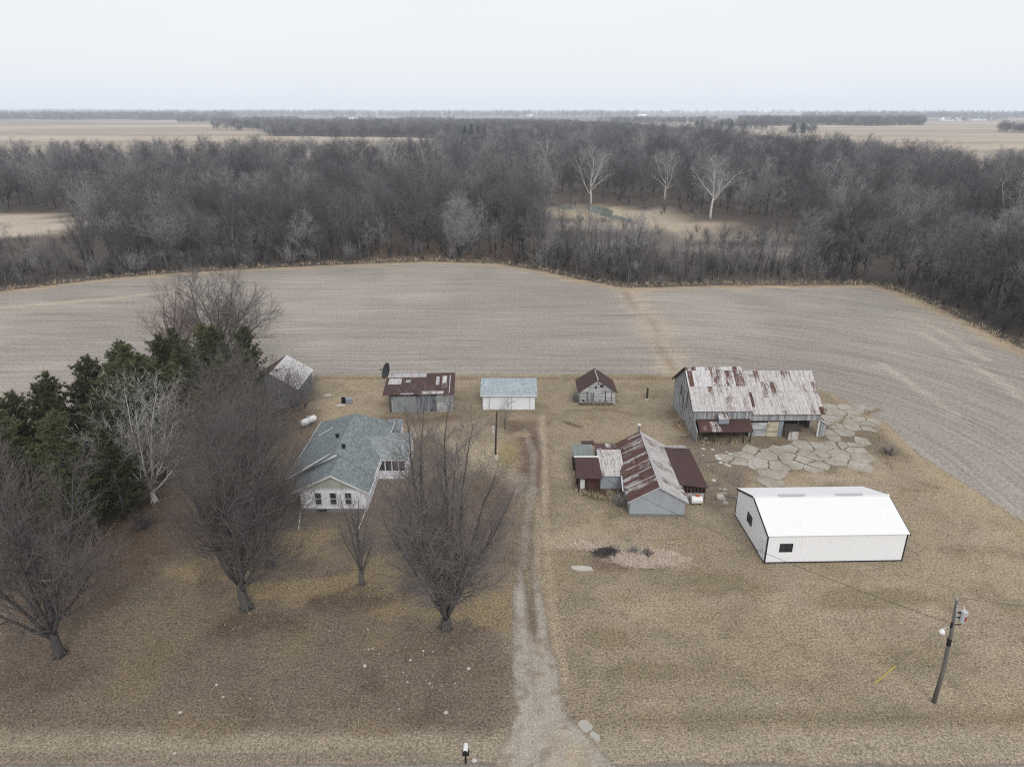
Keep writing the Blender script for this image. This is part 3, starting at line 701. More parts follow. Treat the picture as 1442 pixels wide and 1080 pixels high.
# ------------------------------------------------------------------ low shed with patched rusty roof
T = thing('storage_shed', 'long low shed with a patched brown rusty roof and a grey sliding door', 'shed', (-17.3, 91.6), math.radians(3))
L, W_ = 8.9, 6.0; hf, hb = 3.05, 3.5
mb = MB(); mb.face([(0, W_, 0), (0, 0, 0), (0, 0, hf), (0, W_, hb)]); obj('wall', mb, M['boards_red'], T)
mb = MB(); mb.face([(L, 0, 0), (L, W_, 0), (L, W_, hb), (L, 0, hf)]); mb.face([(L, W_, 0), (0, W_, 0), (0, W_, hb), (L, W_, hb)])
mb.box(0, .55, 0, .12, 0, hf - .02); mb.box(7.55, L - .01, 0, .12, 0, hf - .02); mb.box(.55, 7.55, .02, .12, 2.62, hf - .02); obj('wall', mb, M['boards_grey'], T)
obj('wall', MB().box(6.55, 7.55, .01, .11, 0, 2.6), M['boards_white'], T)
obj('sliding_door', MB().box(.45, 3.75, -.16, -.08, .08, 2.55), M['galv_grey'], T)
d = obj('door', MB().box(3.6, 6.55, .14, .2, 0, 2.6), M['boards_blue'], T)
obj('door_rail', MB().box(.3, 6.6, -.2, -.05, 2.58, 2.68), M['dark_wood'], T)
o_ = .75
mb = MB().slab((-.9, -o_, hf - .02), (L + .25, -o_, hf - .02), (L + .25, W_ + .3, hb + .1), (-.9, W_ + .3, hb + .1), .06)
rf = obj('roof', mb, M['rust_full'], T)
def patch(x0, x1, y0, y1, mat):
    z = lambda y: hf - .02 + (y + o_) * (hb - hf + .12) / (W_ + .3 + o_) + .025
    obj('roof_sheet', MB().slab((x0, y0, z(y0)), (x1, y0, z(y0)), (x1, y1, z(y1)), (x0, y1, z(y1)), .018), mat, rf)
patch(-.75, 4.9, 4.9, 6.2, M['galv']); patch(-.5, 1.4, 2.6, 4.6, M['rust_light']); patch(2.0, 2.7, 3.1, 4.0, M['galv']); patch(6.4, 6.9, 2.2, 5.0, M['galv']); patch(7.3, 8.0, 1.2, 5.2, M['rust_half']); patch(4.6, 7.6, -.72, .2, M['rust_light']); patch(8.35, 8.5, -.5, 5.4, M['galv']); patch(1.6, 3.4, -.7, -.35, M['galv'])
obj('corner_post', MB().box(-.08, .1, -.1, -.003, 0, hf - .05), M['dark_wood'], T)

# ------------------------------------------------------------------ little old shed with a steep rusty roof
T = thing('gable_shed', 'small old shed of flaking white boards under a steep brown rusted roof', 'shed', (9.94, 95.04), 0)
L, W_, HE, HR = 5.2, 4.6, 1.95, 3.75
obj('wall', gable_walls(0, L, 0, W_, HE, HR, 'y'), M['boards_white'], T)
s_ = (HR - HE) / (L / 2); e = .3
mb = MB(); mb.slab((-e, W_ + .2, HE - s_ * e + .05), (-e, -.3, HE - s_ * e + .05), (L / 2, -.3, HR + .05), (L / 2, W_ + .2, HR + .05), .06)
mb.slab((L + e, -.3, HE - s_ * e + .05), (L + e, W_ + .2, HE - s_ * e + .05), (L / 2, W_ + .2, HR + .052), (L / 2, -.3, HR + .052), .06)
rf = obj('roof', mb, M['rust_full'], T)
obj('ridge_cap', MB().slab((L / 2 - .12, W_ - .5, HR + .02), (L / 2 - .12, -.3, HR + .02), (L / 2 + .02, -.3, HR + .1), (L / 2 + .02, W_ - .5, HR + .1), .02), M['rust_light'], rf)
d = obj('door', MB().box(1.15, 1.95, -.05, -.003, .1, 1.75), M['boards_grey'], T)
mb = MB().box(1.03, 1.12, -.06, -.003, .1, 1.85); mb.box(1.98, 2.05, -.06, -.003, .1, 1.85); obj('door_frame', mb, M['dark_wood'], d)
d = obj('door', MB().box(3.85, 4.6, -.05, -.003, .1, 1.95), M['boards_white'], T)
mb = MB().box(3.72, 3.82, -.06, -.003, .1, 2.0); mb.box(4.62, 4.68, -.06, -.003, .1, 1.9); obj('door_frame', mb, M['dark_wood'], d)
for q in ((2.9, 3.45, 2.55, 2.95), (2.15, 2.45, 2.3, 2.75), (.35, .75, .3, .6), (2.55, 2.7, 2.9, 3.3)): obj('hole', MB().box(q[0], q[1], -.02, -.003, q[2], q[3]), M['dark_wood'], T)  # dark panels on the boards, colouring in the shade behind missing boards

mb = MB().box(2.2, 3.5, -.04, -.003, .35, .55); mb.box(2.1, 3.6, -.04, -.003, 1.1, 1.25); obj('loose_board', mb, M['boards_grey'], T)
obj('doorstep', MB().box(-.1, 4.9, -.7, -.06, 0, .14), M['dark_wood'], T)

# ------------------------------------------------------------------ big old barn
BX, BY = 23.75, 83.5
T = thing('barn', 'big old barn with a rust streaked white metal roof and weathered grey boards', 'barn', (BX, BY), math.radians(1.2))
LA, LB = 7.3, 16.75                        # two lengths along the ridge
D = 10.9; YR = 5.4
hA, mA, rA = 4.05, 6.05, 7.85; hAb = 4.2
hB, rB = 3.55, 7.25
th = .14
mb = MB()
mb.prism([(0, D, 0), (0, 0, 0), (0, 0, hA), (0, 2.8, mA), (0, YR, rA), (0, D, hAb)], (th, 0, 0))
mb.box(th, LB, D - th, D, 0, 3.55)
mb.prism([(LB, 2.6, 0), (LB, D - th, 0), (LB, D - th, hB), (LB, YR, rB - .1), (LB, 2.6, hB + 1.6)], (-th, 0, 0))
mb.prism([(LB, 0, 2.3), (LB, 2.6, 2.3), (LB, 2.6, hB + 1.6), (LB, 0, hB - .02)], (-th, 0, 0))
mb.prism([(LA, D - th, 3.5), (LA, 0, 3.4), (LA, 0, hA), (LA, 2.8, mA), (LA, YR, rA - .05), (LA, D - th, hAb)][::-1], (-th, 0, 0))
mb.box(th, LA, 0, th, 2.35, hA - .02)                 # front band above the lean-to
mb.box(LA + .002, LB - th - .002, .02, th, 2.3, hB - .02)      # front band of the right half
obj('wall', mb, M['boards_grey'], T)
mb = MB().box(th, LA, 3.2, 3.3, 0, 2.34); mb.box(LA, LA + .1, .14, 5, 0, 2.3); mb.box(LA + .1, LB - th, 6.0, 6.1, 0, 3.5)
obj('inner_wall', mb, M['dark_wood'], T)
for q in ((3.6, 3.95, 2.6, 5.0), (5.4, 5.65, 1.8, 4.6), (6.7, 7.3, 3.2, 4.6), (4.6, 4.72, .8, 2.6), (1.9, 2.0, 1.0, 3.4)): obj('dark_gap_panel', MB().box(-.02, -.003, *q), M['dark_wood'], T)  # no openings: dark strips laid on the gable, painted as the barn's inner shade
def rslab(p, mat, name='roof', parent=None, t_=.06): return obj(name, MB().slab(*p, t_), mat, parent or T)
e = .35
ra = rslab([(-e, 2.78, mA + .07), (LA + .05, 2.78, mA + .07), (LA + .05, YR, rA + .06), (-e, YR, rA + .06)], M['rust_half'])
rslab([(-e, -.35, hA - .2), (LA + .25, -.35, hA - .2), (LA + .25, 2.86, mA + .12), (-e, 2.86, mA + .12)], M['rust_light'])
rslab([(LA + .05, D + .3, hAb - .08), (-e, D + .3, hAb - .08), (-e, YR, rA + .062), (LA + .05, YR, rA + .062)], M['rust'])
f3 = .5
rslab([(LA + .3, -.4, hB - .2), (LB + .3, -.4, hB - .2), (LB + .3, 2.65, hB + 1.78), (LA + .3, 2.65, hB + 1.78)], M['rust_light'])
rslab([(LA + .06, 2.6, hB + 1.81), (LB + .3, 2.6, hB + 1.81), (LB + .3, YR, rB + .06), (LA + .06, YR, rB + .06)], M['rust_light'])
rslab([(LB + .3, D + .3, hB - .1), (LA + .06, D + .3, hB - .1), (LA + .06, YR, rB + .062), (LB + .3, YR, rB + .062)], M['rust'])
rslab([(LA + .35, .6, hB + .52), (LA + .8, .6, hB + .52), (LA + .8, 2.5, hB + 1.75), (LA + .35, 2.5, hB + 1.75)], M['rust_full'], 'roof_sheet', ra, .02)
rslab([(LB - .3, -.45, hB - .16), (LB + .34, -.45, hB - .16), (LB + .34, .5, hB + .46), (LB - .3, .5, hB + .46)], M['rust'], 'roof_sheet', ra, .02)
mb = MB().prism([(-e - .03, -.35, hA - .42), (-e - .03, 2.82, mA - .1), (-e - .03, 2.82, mA + .1), (-e - .03, -.35, hA - .2)][::-1], (.05, 0, 0))
mb.prism([(-e - .03, 2.82, mA - .12), (-e - .03, YR, rA - .16), (-e - .03, YR, rA + .06), (-e - .03, 2.82, mA + .1)][::-1], (.05, 0, 0))
mb.prism([(-e - .03, YR, rA - .16), (-e - .03, D + .3, hAb - .32), (-e - .03, D + .3, hAb - .1), (-e - .03, YR, rA + .06)][::-1], (.05, 0, 0))
obj('rake_board', mb, M['dark_wood'], T)
# lean-to on the left half
lt = obj('lean_to_roof', MB().slab((.35, -1.95, 1.62), (LA + .05, -1.95, 1.62), (LA + .05, -.003, 2.62), (.35, -.003, 2.62), .06), M['rust_full'], T)
obj('roof_sheet', MB().slab((.6, -1.9, 1.68), (3.4, -1.9, 1.68), (2.9, -.4, 2.445), (.6, -.4, 2.445), .015), M['rust'], lt)
mb = MB().prism([(.05, -1.75, 0), (.05, 0, 0), (.05, 0, 2.5), (.05, -1.75, 1.62)][::-1], (.1, 0, 0)); obj('lean_to_wall', mb, M['boards_grey'], T)
for x in (2.3, 4.4, 6.1, 7.0): obj('post', MB().box(x, x + .14, -1.85, -1.7, 0, 1.6), M['dark_wood'], T)
hb_ = obj('hopper', MB().box(3.05, 4.35, -.9, -.02, 2.3, 3.05), M['blue_grey'], T)
obj('hopper_roof', MB().slab((2.95, -1.0, 3.06), (4.45, -1.0, 3.06), (4.45, -.02, 3.5), (2.95, -.02, 3.5), .04), M['rust_half'], hb_)
obj('hopper_bracket', MB().box(3.1, 4.3, -.95, -.85, 2.2, 2.28), M['dark_wood'], hb_)
# right half ground floor: doors, open bay
obj('door', MB().box(LA + .15, LA + 2.45, -.05, .02, .08, 2.05), M['boards_white'], T)
obj('door', MB().box(LA + 2.5, LA + 4.0, -.04, .02, .05, 2.2), M['boards_tan'], T)
obj('door', MB().box(LA + 4.05, LA + 4.6, -.05, .02, .05, 2.2), M['blue_grey'], T)
obj('door_rail', MB().box(LA + .1, LA + 4.7, -.1, -.02, 2.22, 2.3), M['dark_wood'], T)
obj('wall_post', MB().box(LA + 6.5, LA + 6.65, 0, .14, 0, 2.3), M['dark_wood'], T)
obj('corner_post', MB().box(LB - .2, LB - .003, -.02, .2, 0, 2.28), M['white_trim'], T)
obj('lean_to_wall', MB().prism([(LB + .003, -.1, 0), (LB + .9, .1, 0), (LB + .9, .1, 1.7), (LB + .003, -.1, 2.3)], (0, .08, 0)), M['boards_grey'], T)
obj('lean_to_roof', MB().slab((LB - .1, -.25, 2.36), (LB + 1.05, -.15, 1.72), (LB + 1.05, .9, 1.75), (LB - .1, .9, 2.4), .04), M['galv'], T)
sh_ = obj('feed_bin', MB().box(LA + 5.0, LA + 6.3, -1.1, -.1, 0, 1.3), M['rust_light'], T)
obj('bin_roof', MB().slab((LA + 4.7, -1.35, 1.45), (LA + 6.6, -1.35, 1.4), (LA + 6.6, -.06, 1.85), (LA + 4.7, -.06, 1.9), .05), M['dark_wood'], sh_)

# ------------------------------------------------------------------ cluster of low outbuildings under rusty roofs
T = thing('poultry_house', 'low grey sided building with rusty gable roof and rusty side wings', 'farm building', (12.44, 64.15), math.radians(-1.0))
L, W_, HE, HR = 5.8, 13.0, 2.05, 3.72
mb = gable_walls(0, L, 0, W_, HE, HR, 'y'); obj('wall', mb, M['grey_lap'], T)
obj('foundation', MB().box(-.03, L + .03, -.05, W_, 0, .32), M['foundation'], T)
s_ = (HR - HE) / (L / 2); e = .3
roof_l = obj('roof', MB().slab((-e, W_ + .25, HE - s_ * e + .05), (-e, -.35, HE - s_ * e + .05), (L / 2, -.35, HR + .05), (L / 2, W_ + .25, HR + .05), .06), M['rust'], T)
roof_r = obj('roof', MB().slab((L + e, -.35, HE - s_ * e + .05), (L + e, W_ + .25, HE - s_ * e + .05), (L / 2, W_ + .25, HR + .052), (L / 2, -.35, HR + .052), .06), M['rust_light'], T)
obj('ridge_cap', MB().slab((L / 2 + .3, -.36, HR - .08), (L / 2 + .3, W_ + .2, HR - .08), (L / 2 - .06, W_ + .2, HR + .12), (L / 2 - .06, -.36, HR + .12), .02), M['galv'], roof_r)
for y, x0 in ((4.1, .05), (7.6, .4), (9.9, .2), (2.2, .1), (5.9, .5), (10.8, .9)):
    z = lambda x: HE + s_ * x + .09
    obj('roof_batten', MB().slab((x0 - .2, y + .13, z(x0 - .2)), (x0 - .2, y, z(x0 - .2)), (L / 2 - .1, y, z(L / 2 - .1)), (L / 2 - .1, y + .13, z(L / 2 - .1)), .03), M['rust_light'], roof_l)
mb = MB().prism([(-e, -.38, HE - s_ * e - .1), (L / 2, -.38, HR - .1), (L / 2, -.38, HR + .05), (-e, -.38, HE - s_ * e + .05)], (0, .03, 0))
mb.prism([(L / 2, -.38, HR - .1), (L + e, -.38, HE - s_ * e - .1), (L + e, -.38, HE - s_ * e + .05), (L / 2, -.38, HR + .05)], (0, .03, 0)); obj('rake_board', mb, M['grey_metal'], T)
vp = obj('vent_pipe', MB().tube([(2.75, W_ + .1, 2.6), (2.75, W_ + .1, 4.6)], .1), M['pole_wood'], T); obj('pipe_cap', MB().tube([(2.75, W_ + .1, 4.6), (2.75, W_ + .1, 4.8)], .2), M['white_trim'], vp)
obj('downpipe', MB().tube([(-.35, 4.6, 2.3), (-.45, 2.3, 1.75)], .07), M['white_trim'], T)
# right lean-to wing
mb = MB(); x0, x1, y0, y1 = L, L + 2.95, 3.3, 12.2
mb.face([(x1, y0, 0), (x1, y1, 0), (x1, y1, 1.7), (x1, y0, 1.7)]); mb.face([(x1, y1, 0), (x0, y1, 0), (x0, y1, 2.0), (x1, y1, 1.7)])
mb.box(x0, x0 + .4, y0, y0 + .1, 0, 1.8); mb.box(x0 + .4, x1 - .1, y0, y0 + .1, 0, .95); obj('wing_wall', mb, M['galv'], T)
mb = MB()
for k in range(6): mb.box(x0 + .5 + k * .4, x0 + .62 + k * .4, y0 + .02, y0 + .1, .96, 1.7)
mb.box(x1 - .1, x1, y0 - .04, y0 + .1, 0, 1.72); obj('slat', mb, M['boards_red'], T)
obj('wing_back', MB().box(x0 + .4, x1 - .1, y0 + .9, y0 + 1, 0, 1.7), M['dark_wood'], T)
wr = obj('wing_roof', MB().slab((x0 - .1, y1 + .3, 2.12), (x0 - .1, y0 - .25, 2.12), (x1 + .2, y0 - .25, 1.8), (x1 + .2, y1 + .3, 1.8), .05), M['rust_full'], T)
wr.data.flip_normals()
obj('roof_edge', MB().box(x0 - .1, x1 - .4, y1 + .05, y1 + .25, 2.0, 2.22), M['galv'], wr)
# left wing
x0, x1 = -2.5, 0; y0, yr, y1 = 5.8, 10.4, 13.0
mb = MB(); mb.face([(x0, y1, 0), (x0, y0, 0), (x0, y0, 1.75), (x0, yr, 2.6), (x0, y1, 2.1)]); mb.face([(x0, y0, 0), (x1, y0, 0), (x1, y0, 1.75), (x0, y0, 1.75)]); mb.face([(x1, y1, 0), (x0, y1, 0), (x0, y1, 2.1), (x1, y1, 2.1)])
obj('wing_wall', mb, M['grey_lap'], T)
obj('wing_roof', MB().slab((x0 - .1, y0 - .3, 1.78), (x1 + .25, y0 - .3, 1.78), (x1 + .25, yr, 2.68), (x0 - .1, yr, 2.68), .05), M['rust_light'], T)
obj('wing_roof', MB().slab((x1 + .25, y1 + .2, 2.12), (x0 - .1, y1 + .2, 2.12), (x0 - .1, yr, 2.682), (x1 + .25, yr, 2.682), .05), M['rust'], T)
# open-fronted end bay of the left wing
x0, x1 = -5.15, -2.5; y0, y1 = 5.1, 8.9
mb = MB(); mb.face([(x0, y1, 0), (x0, y0 + 1.6, 0), (x0, y0 + 1.6, 1.9), (x0, y1, 2.2)]); mb.face([(x1, y1, 0), (x0, y1, 0), (x0, y1, 2.2), (x1, y1, 2.2)]); mb.box(x0 + .9, x1, y0 + 1.2, y0 + 1.3, 0, 1.85)
obj('bay_wall', mb, M['boards_red'], T)
for x in (x0 + .1, x0 + 1.2, x1 - .2): obj('post', MB().box(x, x + .14, y0 + .1, y0 + .24, 0, 1.75), M['dark_wood'], T)
obj('bay_panel', MB().box(x0 + .35, x0 + .85, y0 + .5, y0 + .56, .1, 1.3), M['white_trim'], T)
br = obj('bay_roof', MB().slab((x0 - .15, y0 - .2, 1.8), (x1 + .12, y0 - .2, 1.8), (x1 - .02, y1, 2.4), (x0 - .1, y1, 2.4), .05), M['rust_full'], T)
obj('roof_edge', MB().slab((x0 - .2, y1 - .05, 2.43), (x1 + .1, y1 - .05, 2.47), (x1 + .1, y1 + .2, 2.5), (x0 - .2, y1 + .2, 2.46), .06), M['white_trim'], br)
T = thing('privy', 'tiny dark outhouse with a mossy green tin roof behind the rusty wing', 'outhouse', (7.35, 74.4), 0)
mb = MB().box(0, 2.2, 0, .08, 1.5, 1.9); mb.box(0, .5, 0, .08, 0, 1.5); mb.box(1.25, 1.4, 0, .08, 0, 1.5); mb.box(2.05, 2.2, 0, .08, 0, 1.5); mb.box(0, .08, .08, 2.4, 0, 2.0); mb.box(2.12, 2.2, .08, 2.4, 0, 2.0); mb.box(.08, 2.12, 2.3, 2.4, 0, 2.2)
obj('wall', mb, M['dark_wood'], T)
obj('roof', MB().slab((-.15, -.2, 1.92), (2.35, -.2, 1.92), (2.35, 1.9, 2.5), (-.15, 1.9, 2.5), .05), M['green_roof'], T)
obj('rear_roof', MB().slab((1.1, 2.0, 2.35), (2.7, 2.0, 2.35), (2.7, 2.9, 2.5), (1.1, 2.9, 2.5), .05), M['rust_full'], T)

# ------------------------------------------------------------------ farmhouse
T = thing('farmhouse', 'white farmhouse with sage green gable and long grey shingle roof', 'house', (0, 0), 0)
mb = MB()
fx0, fx1, fy0, fy1 = -22.36, -15.57, 64.95, 69.3
FE, FR, fxr = 2.86, 4.58, -18.97
mb.face([(fx0, fy0, .45), (fx1, fy0, .45), (fx1, fy0, FE - .02), (fx0, fy0, FE - .02)])
mb.face([(fx0, fy1, 0), (fx0, fy0, 0), (fx0, fy0, FE), (fx0, fy1, FE)]); mb.face([(fx1, fy0, 0), (fx1, fy1, 0), (fx1, fy1, FE), (fx1, fy0, FE)])
mx0, mx1, my0, my1, ME, MR, mxr = -24.2, -15.6, 69.3, 81.9, 2.86, 4.95, -19.5
mb.face([(mx0, my1, 0), (mx0, my0, 0), (mx0, my0, ME), (mx0, my1, ME)]); mb.face([(mx1, my0, 0), (mx1, my1, 0), (mx1, my1, ME), (mx1, my0, ME)])
mb.face([(mx0, my0, 0), (mx1, my0, 0), (mx1, my0, ME), (mxr, my0, MR), (mx0, my0, ME)]); mb.face([(mx1, my1, 0), (mx0, my1, 0), (mx0, my1, ME), (mx1, my1, ME)])
obj('wall', mb, M['white_lap'], T)
mb = MB().face([(fx0, fy0 - .03, FE), (fx1, fy0 - .03, FE), (fxr, fy0 - .03, FR)]); obj('gable', mb, M['sage'], T)
obj('band_board', MB().box(fx0 - .03, fx1 + .03, fy0 - .07, fy0 - .035, FE - .12, FE + .02), M['white_trim'], T)
obj('foundation', MB().box(fx0 + .05, fx1 - .05, fy0 + .02, fy0 + .3, 0, .45), M['foundation'], T)
obj('cellar_window', MB().box(fx0 + 1.4, fx0 + 2.5, fy0 - .01, fy0 + .015, .08, .4), M['black_metal'], T)
for x in (1.45, 3.05, 4.65): window(T, (fx0 + x, fy0, 1.02), (1, 0, 0), .62, 1.35, 'white_trim', True)
def zl(x, xe, ze, xr, zr): return ze + (x - xe) * (zr - ze) / (xr - xe)
# front gable roof
mb = MB(); oy = fy0 - .45
mb.slab((-23.25, fy1 + .6, 2.62), (-23.25, oy, 2.62), (fxr, oy, FR + .12), (fxr, fy1 + .6, FR + .12), .1)
mb.slab((-15.05, oy, 2.58), (-15.05, fy1 + .2, 2.58), (fxr, fy1 + .2, FR + .122), (fxr, oy, FR + .122), .1)
rf = obj('roof', mb, M['shingle'], T)
mb = MB()
for xa, za, xb, zb in ((-23.28, 2.62, fxr, FR + .12), (fxr, FR + .12, -15.02, 2.58)):
    mb.prism([(xa, oy - .04, za - .2), (xb, oy - .04, zb - .2), (xb, oy - .04, zb + .02), (xa, oy - .04, za + .02)], (0, .035, 0))
mb.box(-15.02, -14.95, oy, fy1 + 2.4, 2.48, 2.6); obj('white_fascia', mb, M['white_trim'], rf)
# main roof, hipped at the back
mb = MB(); yb, yh = 82.4, 79.8; e0, e1 = -24.65, -15.15; ez = 2.68
mb.face([(e0, yb, ez), (e0, 67.4, ez), (mxr, 69.1, MR + .12), (mxr, yh, MR + .12)])
mb.face([(e1, 67.9, ez), (e1, yb, ez), (mxr, yh, MR + .12), (mxr, 69.1, MR + .12)])
mb.face([(e1, yb, ez), (e0, yb, ez), (mxr, yh, MR + .12)])
mb.face([(e0, 67.4, ez - .12), (e0, yb, ez - .12), (e1, yb, ez - .12), (e1, 67.9, ez - .12)])
mb.face([(e0, 67.4, ez), (e0, 67.4, ez - .12), (mxr, 69.1, MR), (mxr, 69.1, MR + .12)]); mb.face([(mxr, 69.1, MR + .12), (mxr, 69.1, MR), (e1, 67.9, ez - .12), (e1, 67.9, ez)])
rf = obj('roof', mb, M['shingle'], T)
mb = MB().slab((e0 - .05, 67.32, ez + .03), (e0 + .3, 67.32, ez + .05), (mxr - .5, 68.95, MR - .02), (mxr - .6, 69.1, MR - .04), .06)
mb.box(e0 - .06, e0 - .01, 67.4, yb, ez - .12, ez + .03); mb.box(e1 + .01, e1 + .07, 67.9, yb, ez - .12, ez + .03); mb.box(e0, e1, yb + .01, yb + .05, ez - .12, ez + .02); obj('white_fascia', mb, M['white_trim'], rf)
def zm(x): return zl(x, e0, ez, mxr, MR + .12) if x < mxr else zl(x, e1, ez, mxr, MR + .12)
for px, py in ((475, 614), (484, 630)):
    x, y = g(px, py, 4.8); z = zm(x)
    obj('roof_vent', MB().tube([(x, y, z - .05), (x, y, z + .32)], [.2, .2]).tube([(x, y, z + .32), (x, y, z + .4)], .26), M['black_metal'], rf)
x, y = g(460, 604, 4.0); obj('roof_pipe', MB().tube([(x - 1, y - .35, zm(x - 1) + .06), (x + .6, y + .5, zm(x + .6) + .06)], .045), M['white_trim'], rf)
# side wing with sun porch
wx1, wy0, wy1 = -12.35, 72.3, 78.9; wr_ = 75.6
mb = MB(); mb.face([(wx1, wy0, 0), (wx1, wy1, 0), (wx1, wy1, 2.7), (wx1, wr_, 3.7), (wx1, wy0, 2.7)]); mb.face([(wx1, wy1, 0), (mx1, wy1, 0), (mx1, wy1, 2.7), (wx1, wy1, 2.7)])
mb.box(mx1, wx1 - .01, wy0, wy0 + .12, 0, 1.05); mb.box(mx1, wx1 - .01, wy0, wy0 + .12, 2.35, 2.7)
for k in range(5): mb.box(mx1 + .02 + k * .78, mx1 + .14 + k * .78, wy0 + .01, wy0 + .11, 1.05, 2.35)
obj('porch_wall', mb, M['white_lap'], T)
mb = MB()
for k in range(4): mb.box(mx1 + .14 + k * .78, mx1 + .8 + k * .78, wy0 + .05, wy0 + .07, 1.05, 2.35)
obj('porch_window', mb, M['glass'], T)
mb = MB(); mb.slab((mx1 - .6, wy0 - .35, 2.66), (wx1 + .35, wy0 - .35, 2.66), (wx1 + .35, wr_, 3.78), (mx1 - 2.6, wr_, 3.78), .09)
mb.slab((wx1 + .35, wy1 + .3, 2.66), (mx1 - .6, wy1 + .3, 2.66), (mx1 - 2.6, wr_, 3.782), (wx1 + .35, wr_, 3.782), .09); rf = obj('porch_roof', mb, M['shingle_mid'], T)
mb = MB().prism([(wx1 + .38, wy0 - .35, 2.5), (wx1 + .38, wr_, 3.62), (wx1 + .38, wr_, 3.8), (wx1 + .38, wy0 - .35, 2.68)], (-.03, 0, 0)); mb.prism([(wx1 + .38, wr_, 3.62), (wx1 + .38, wy1 + .3, 2.5), (wx1 + .38, wy1 + .3, 2.68), (wx1 + .38, wr_, 3.8)], (-.03, 0, 0))
mb.box(mx1, wx1 + .35, wy0 - .4, wy0 - .36, 2.55, 2.68); obj('white_fascia', mb, M['white_trim'], rf)
obj('rear_roof', MB().slab((-16.2, 80.6, 2.2), (-14.2, 80.6, 2.2), (-14.2, 83.6, 2.6), (-16.2, 83.6, 2.6), .09), M['shingle'], T)
mb = MB().box(-16.1, -14.3, 80.8, 83.5, 0, 2.15); obj('rear_wall', mb, M['white_lap'], T)
obj('cellar_hatch', MB().prism([(-14.25, 78.95, 0), (-12.9, 78.95, 0), (-12.9, 78.95, .7), (-14.25, 78.95, 1.2)], (0, 2.0, 0)), M['blue_grey'], T)
obj('stoop', MB().box(-13.9, -12.0, 76.2, 78.5, 0, .5), M['concrete'], T) if False else None
for p, q in (((424.5, 724), (420.5, 747)), ((516, 722), (505, 746))):
    a, b = g(*p), g(*q); obj('drain_extension', MB().tube([(a[0], a[1] - .1, .45), (b[0], b[1], .07)], .055), M['white_trim'], T)
obj('downpipe', MB().tube([(fx0 - .06, fy0 - .06, 2.6), (fx0 - .06, fy0 - .06, .4)], .05), M['white_trim'], T); obj('downpipe', MB().tube([(fx1 + .06, fy0 - .06, 2.6), (fx1 + .06, fy0 - .06, .4)], .05), M['white_trim'], T)

# ------------------------------------------------------------------ shed behind the left trees
T = thing('old_shed', 'dark boarded shed with a bright bare metal roof half hidden behind the left trees', 'shed', (-38.2, 93.6), 0)
obj('wall', gable_walls(0, 7.2, 0, 7.8, 3.0, 5.2, 'y'), M['boards_blue'], T)
obj('roof', MB().slab((7.5, -.25, 2.85), (7.5, 8.1, 2.85), (3.6, 8.1, 5.27), (3.6, -.25, 5.27), .06), M['bright_metal'], T)
obj('roof', MB().slab((-.3, 8.1, 2.85), (-.3, -.25, 2.85), (3.6, -.25, 5.272), (3.6, 8.1, 5.272), .06), M['rust_full'], T)
obj('door', MB().box(2.2, 4.9, -.06, -.003, 0, 2.6), M['boards_grey'], T)

# ------------------------------------------------------------------ utility poles and wires
T = thing('utility_pole', 'leaning wooden utility pole with grey transformer and white yard lamp in the right foreground', 'utility pole', (30.7, 39.1))
pole = [(0, 0, -.2), (.05, .02, 3), (-.1, .03, 6), (-.35, .05, 9.0)]
obj('pole', MB().tube(pole, [.165, .15, .13, .105], 10), M['pole_wood'], T, True)
obj('pole_band', MB().tube([(-.075, .03, 5.15), (-.115, .03, 5.75)], .155, 10), M['black_metal'], T)
tr = obj('transformer', MB().tube([(.28, -.1, 7.35), (.28, -.1, 8.15)], .23, 14).tube([(.28, -.1, 8.15), (.28, -.1, 8.22)], [.25, .18], 14), M['grey_metal'], T, False)
obj('bushing', MB().tube([(.22, -.1, 8.22), (.2, -.1, 8.5)], [.05, .035], 8), M['tank_white'], tr); [obj('bracket', MB().box(-.2, .1, -.14, -.06, z0, z0 + .09), M['black_metal'], tr) for z0 in (7.6, 8.0)]
obj('warning_mark', MB().box(.26, .38, -.345, -.33, 7.5, 7.85), M['red'], tr)
lm = obj('lamp_arm', MB().tube([(-.2, 0, 6.75), (-.7, -.15, 6.85), (-1.0, -.25, 6.75)], .03, 6), M['grey_metal'], T)
obj('lamp_head', MB().tube([(-1.0, -.25, 6.45), (-1.0, -.25, 6.6), (-1.0, -.25, 6.78)], [.22, .2, .08], 12), M['tank_white'], lm, True)
obj('insulator', MB().tube([(-.36, .05, 9.0), (-.36, .05, 9.25)], [.06, .04], 8), M['grey_metal'], T)
mb = MB().box(-.45, -.3, -.16, -.1, 6.8, 7.25).box(-.18, .35, -.05, .0, 6.95, 7.02); obj('wire_rack', mb, M['black_metal'], T)
for k in range(7): obj('pole_step', MB().box(-.24 - k * .03, -.1 - k * .03, -.17, -.12, 7.4 + k * .2, 7.48 + k * .2), M['grey_metal'], T)
a = g(1232, 962); A = Vector((a[0] - 30.7, a[1] - 39.1, 0)); B = Vector((-.25, .05, 7.7)); dr = (B - A).normalized()
gw = obj('guy_wire', MB().tube([A, B], .008, 5), M['wire'], T); obj('guy_guard', MB().tube([A + dr * .05, A + dr * 2.3], .045, 8), M['yellow'], gw)
T = thing('yard_pole', 'thin dark wooden pole standing on the drive loop below the garage', 'utility pole', (*g(697.5, 646), 0))
obj('pole', MB().tube([(0, 0, -.2), (.1, .05, 3), (.24, .1, 6.3)], [.12, .11, .09], 8), M['dark_wood'], T, True)
obj('meter_box', MB().box(-.35, -.06, -.2, .05, 3.6, 4.4), M['grey_metal'], T); obj('base_box', MB().box(-.1, .35, -.35, -.13, 0, .6), M['concrete_pale'], T)
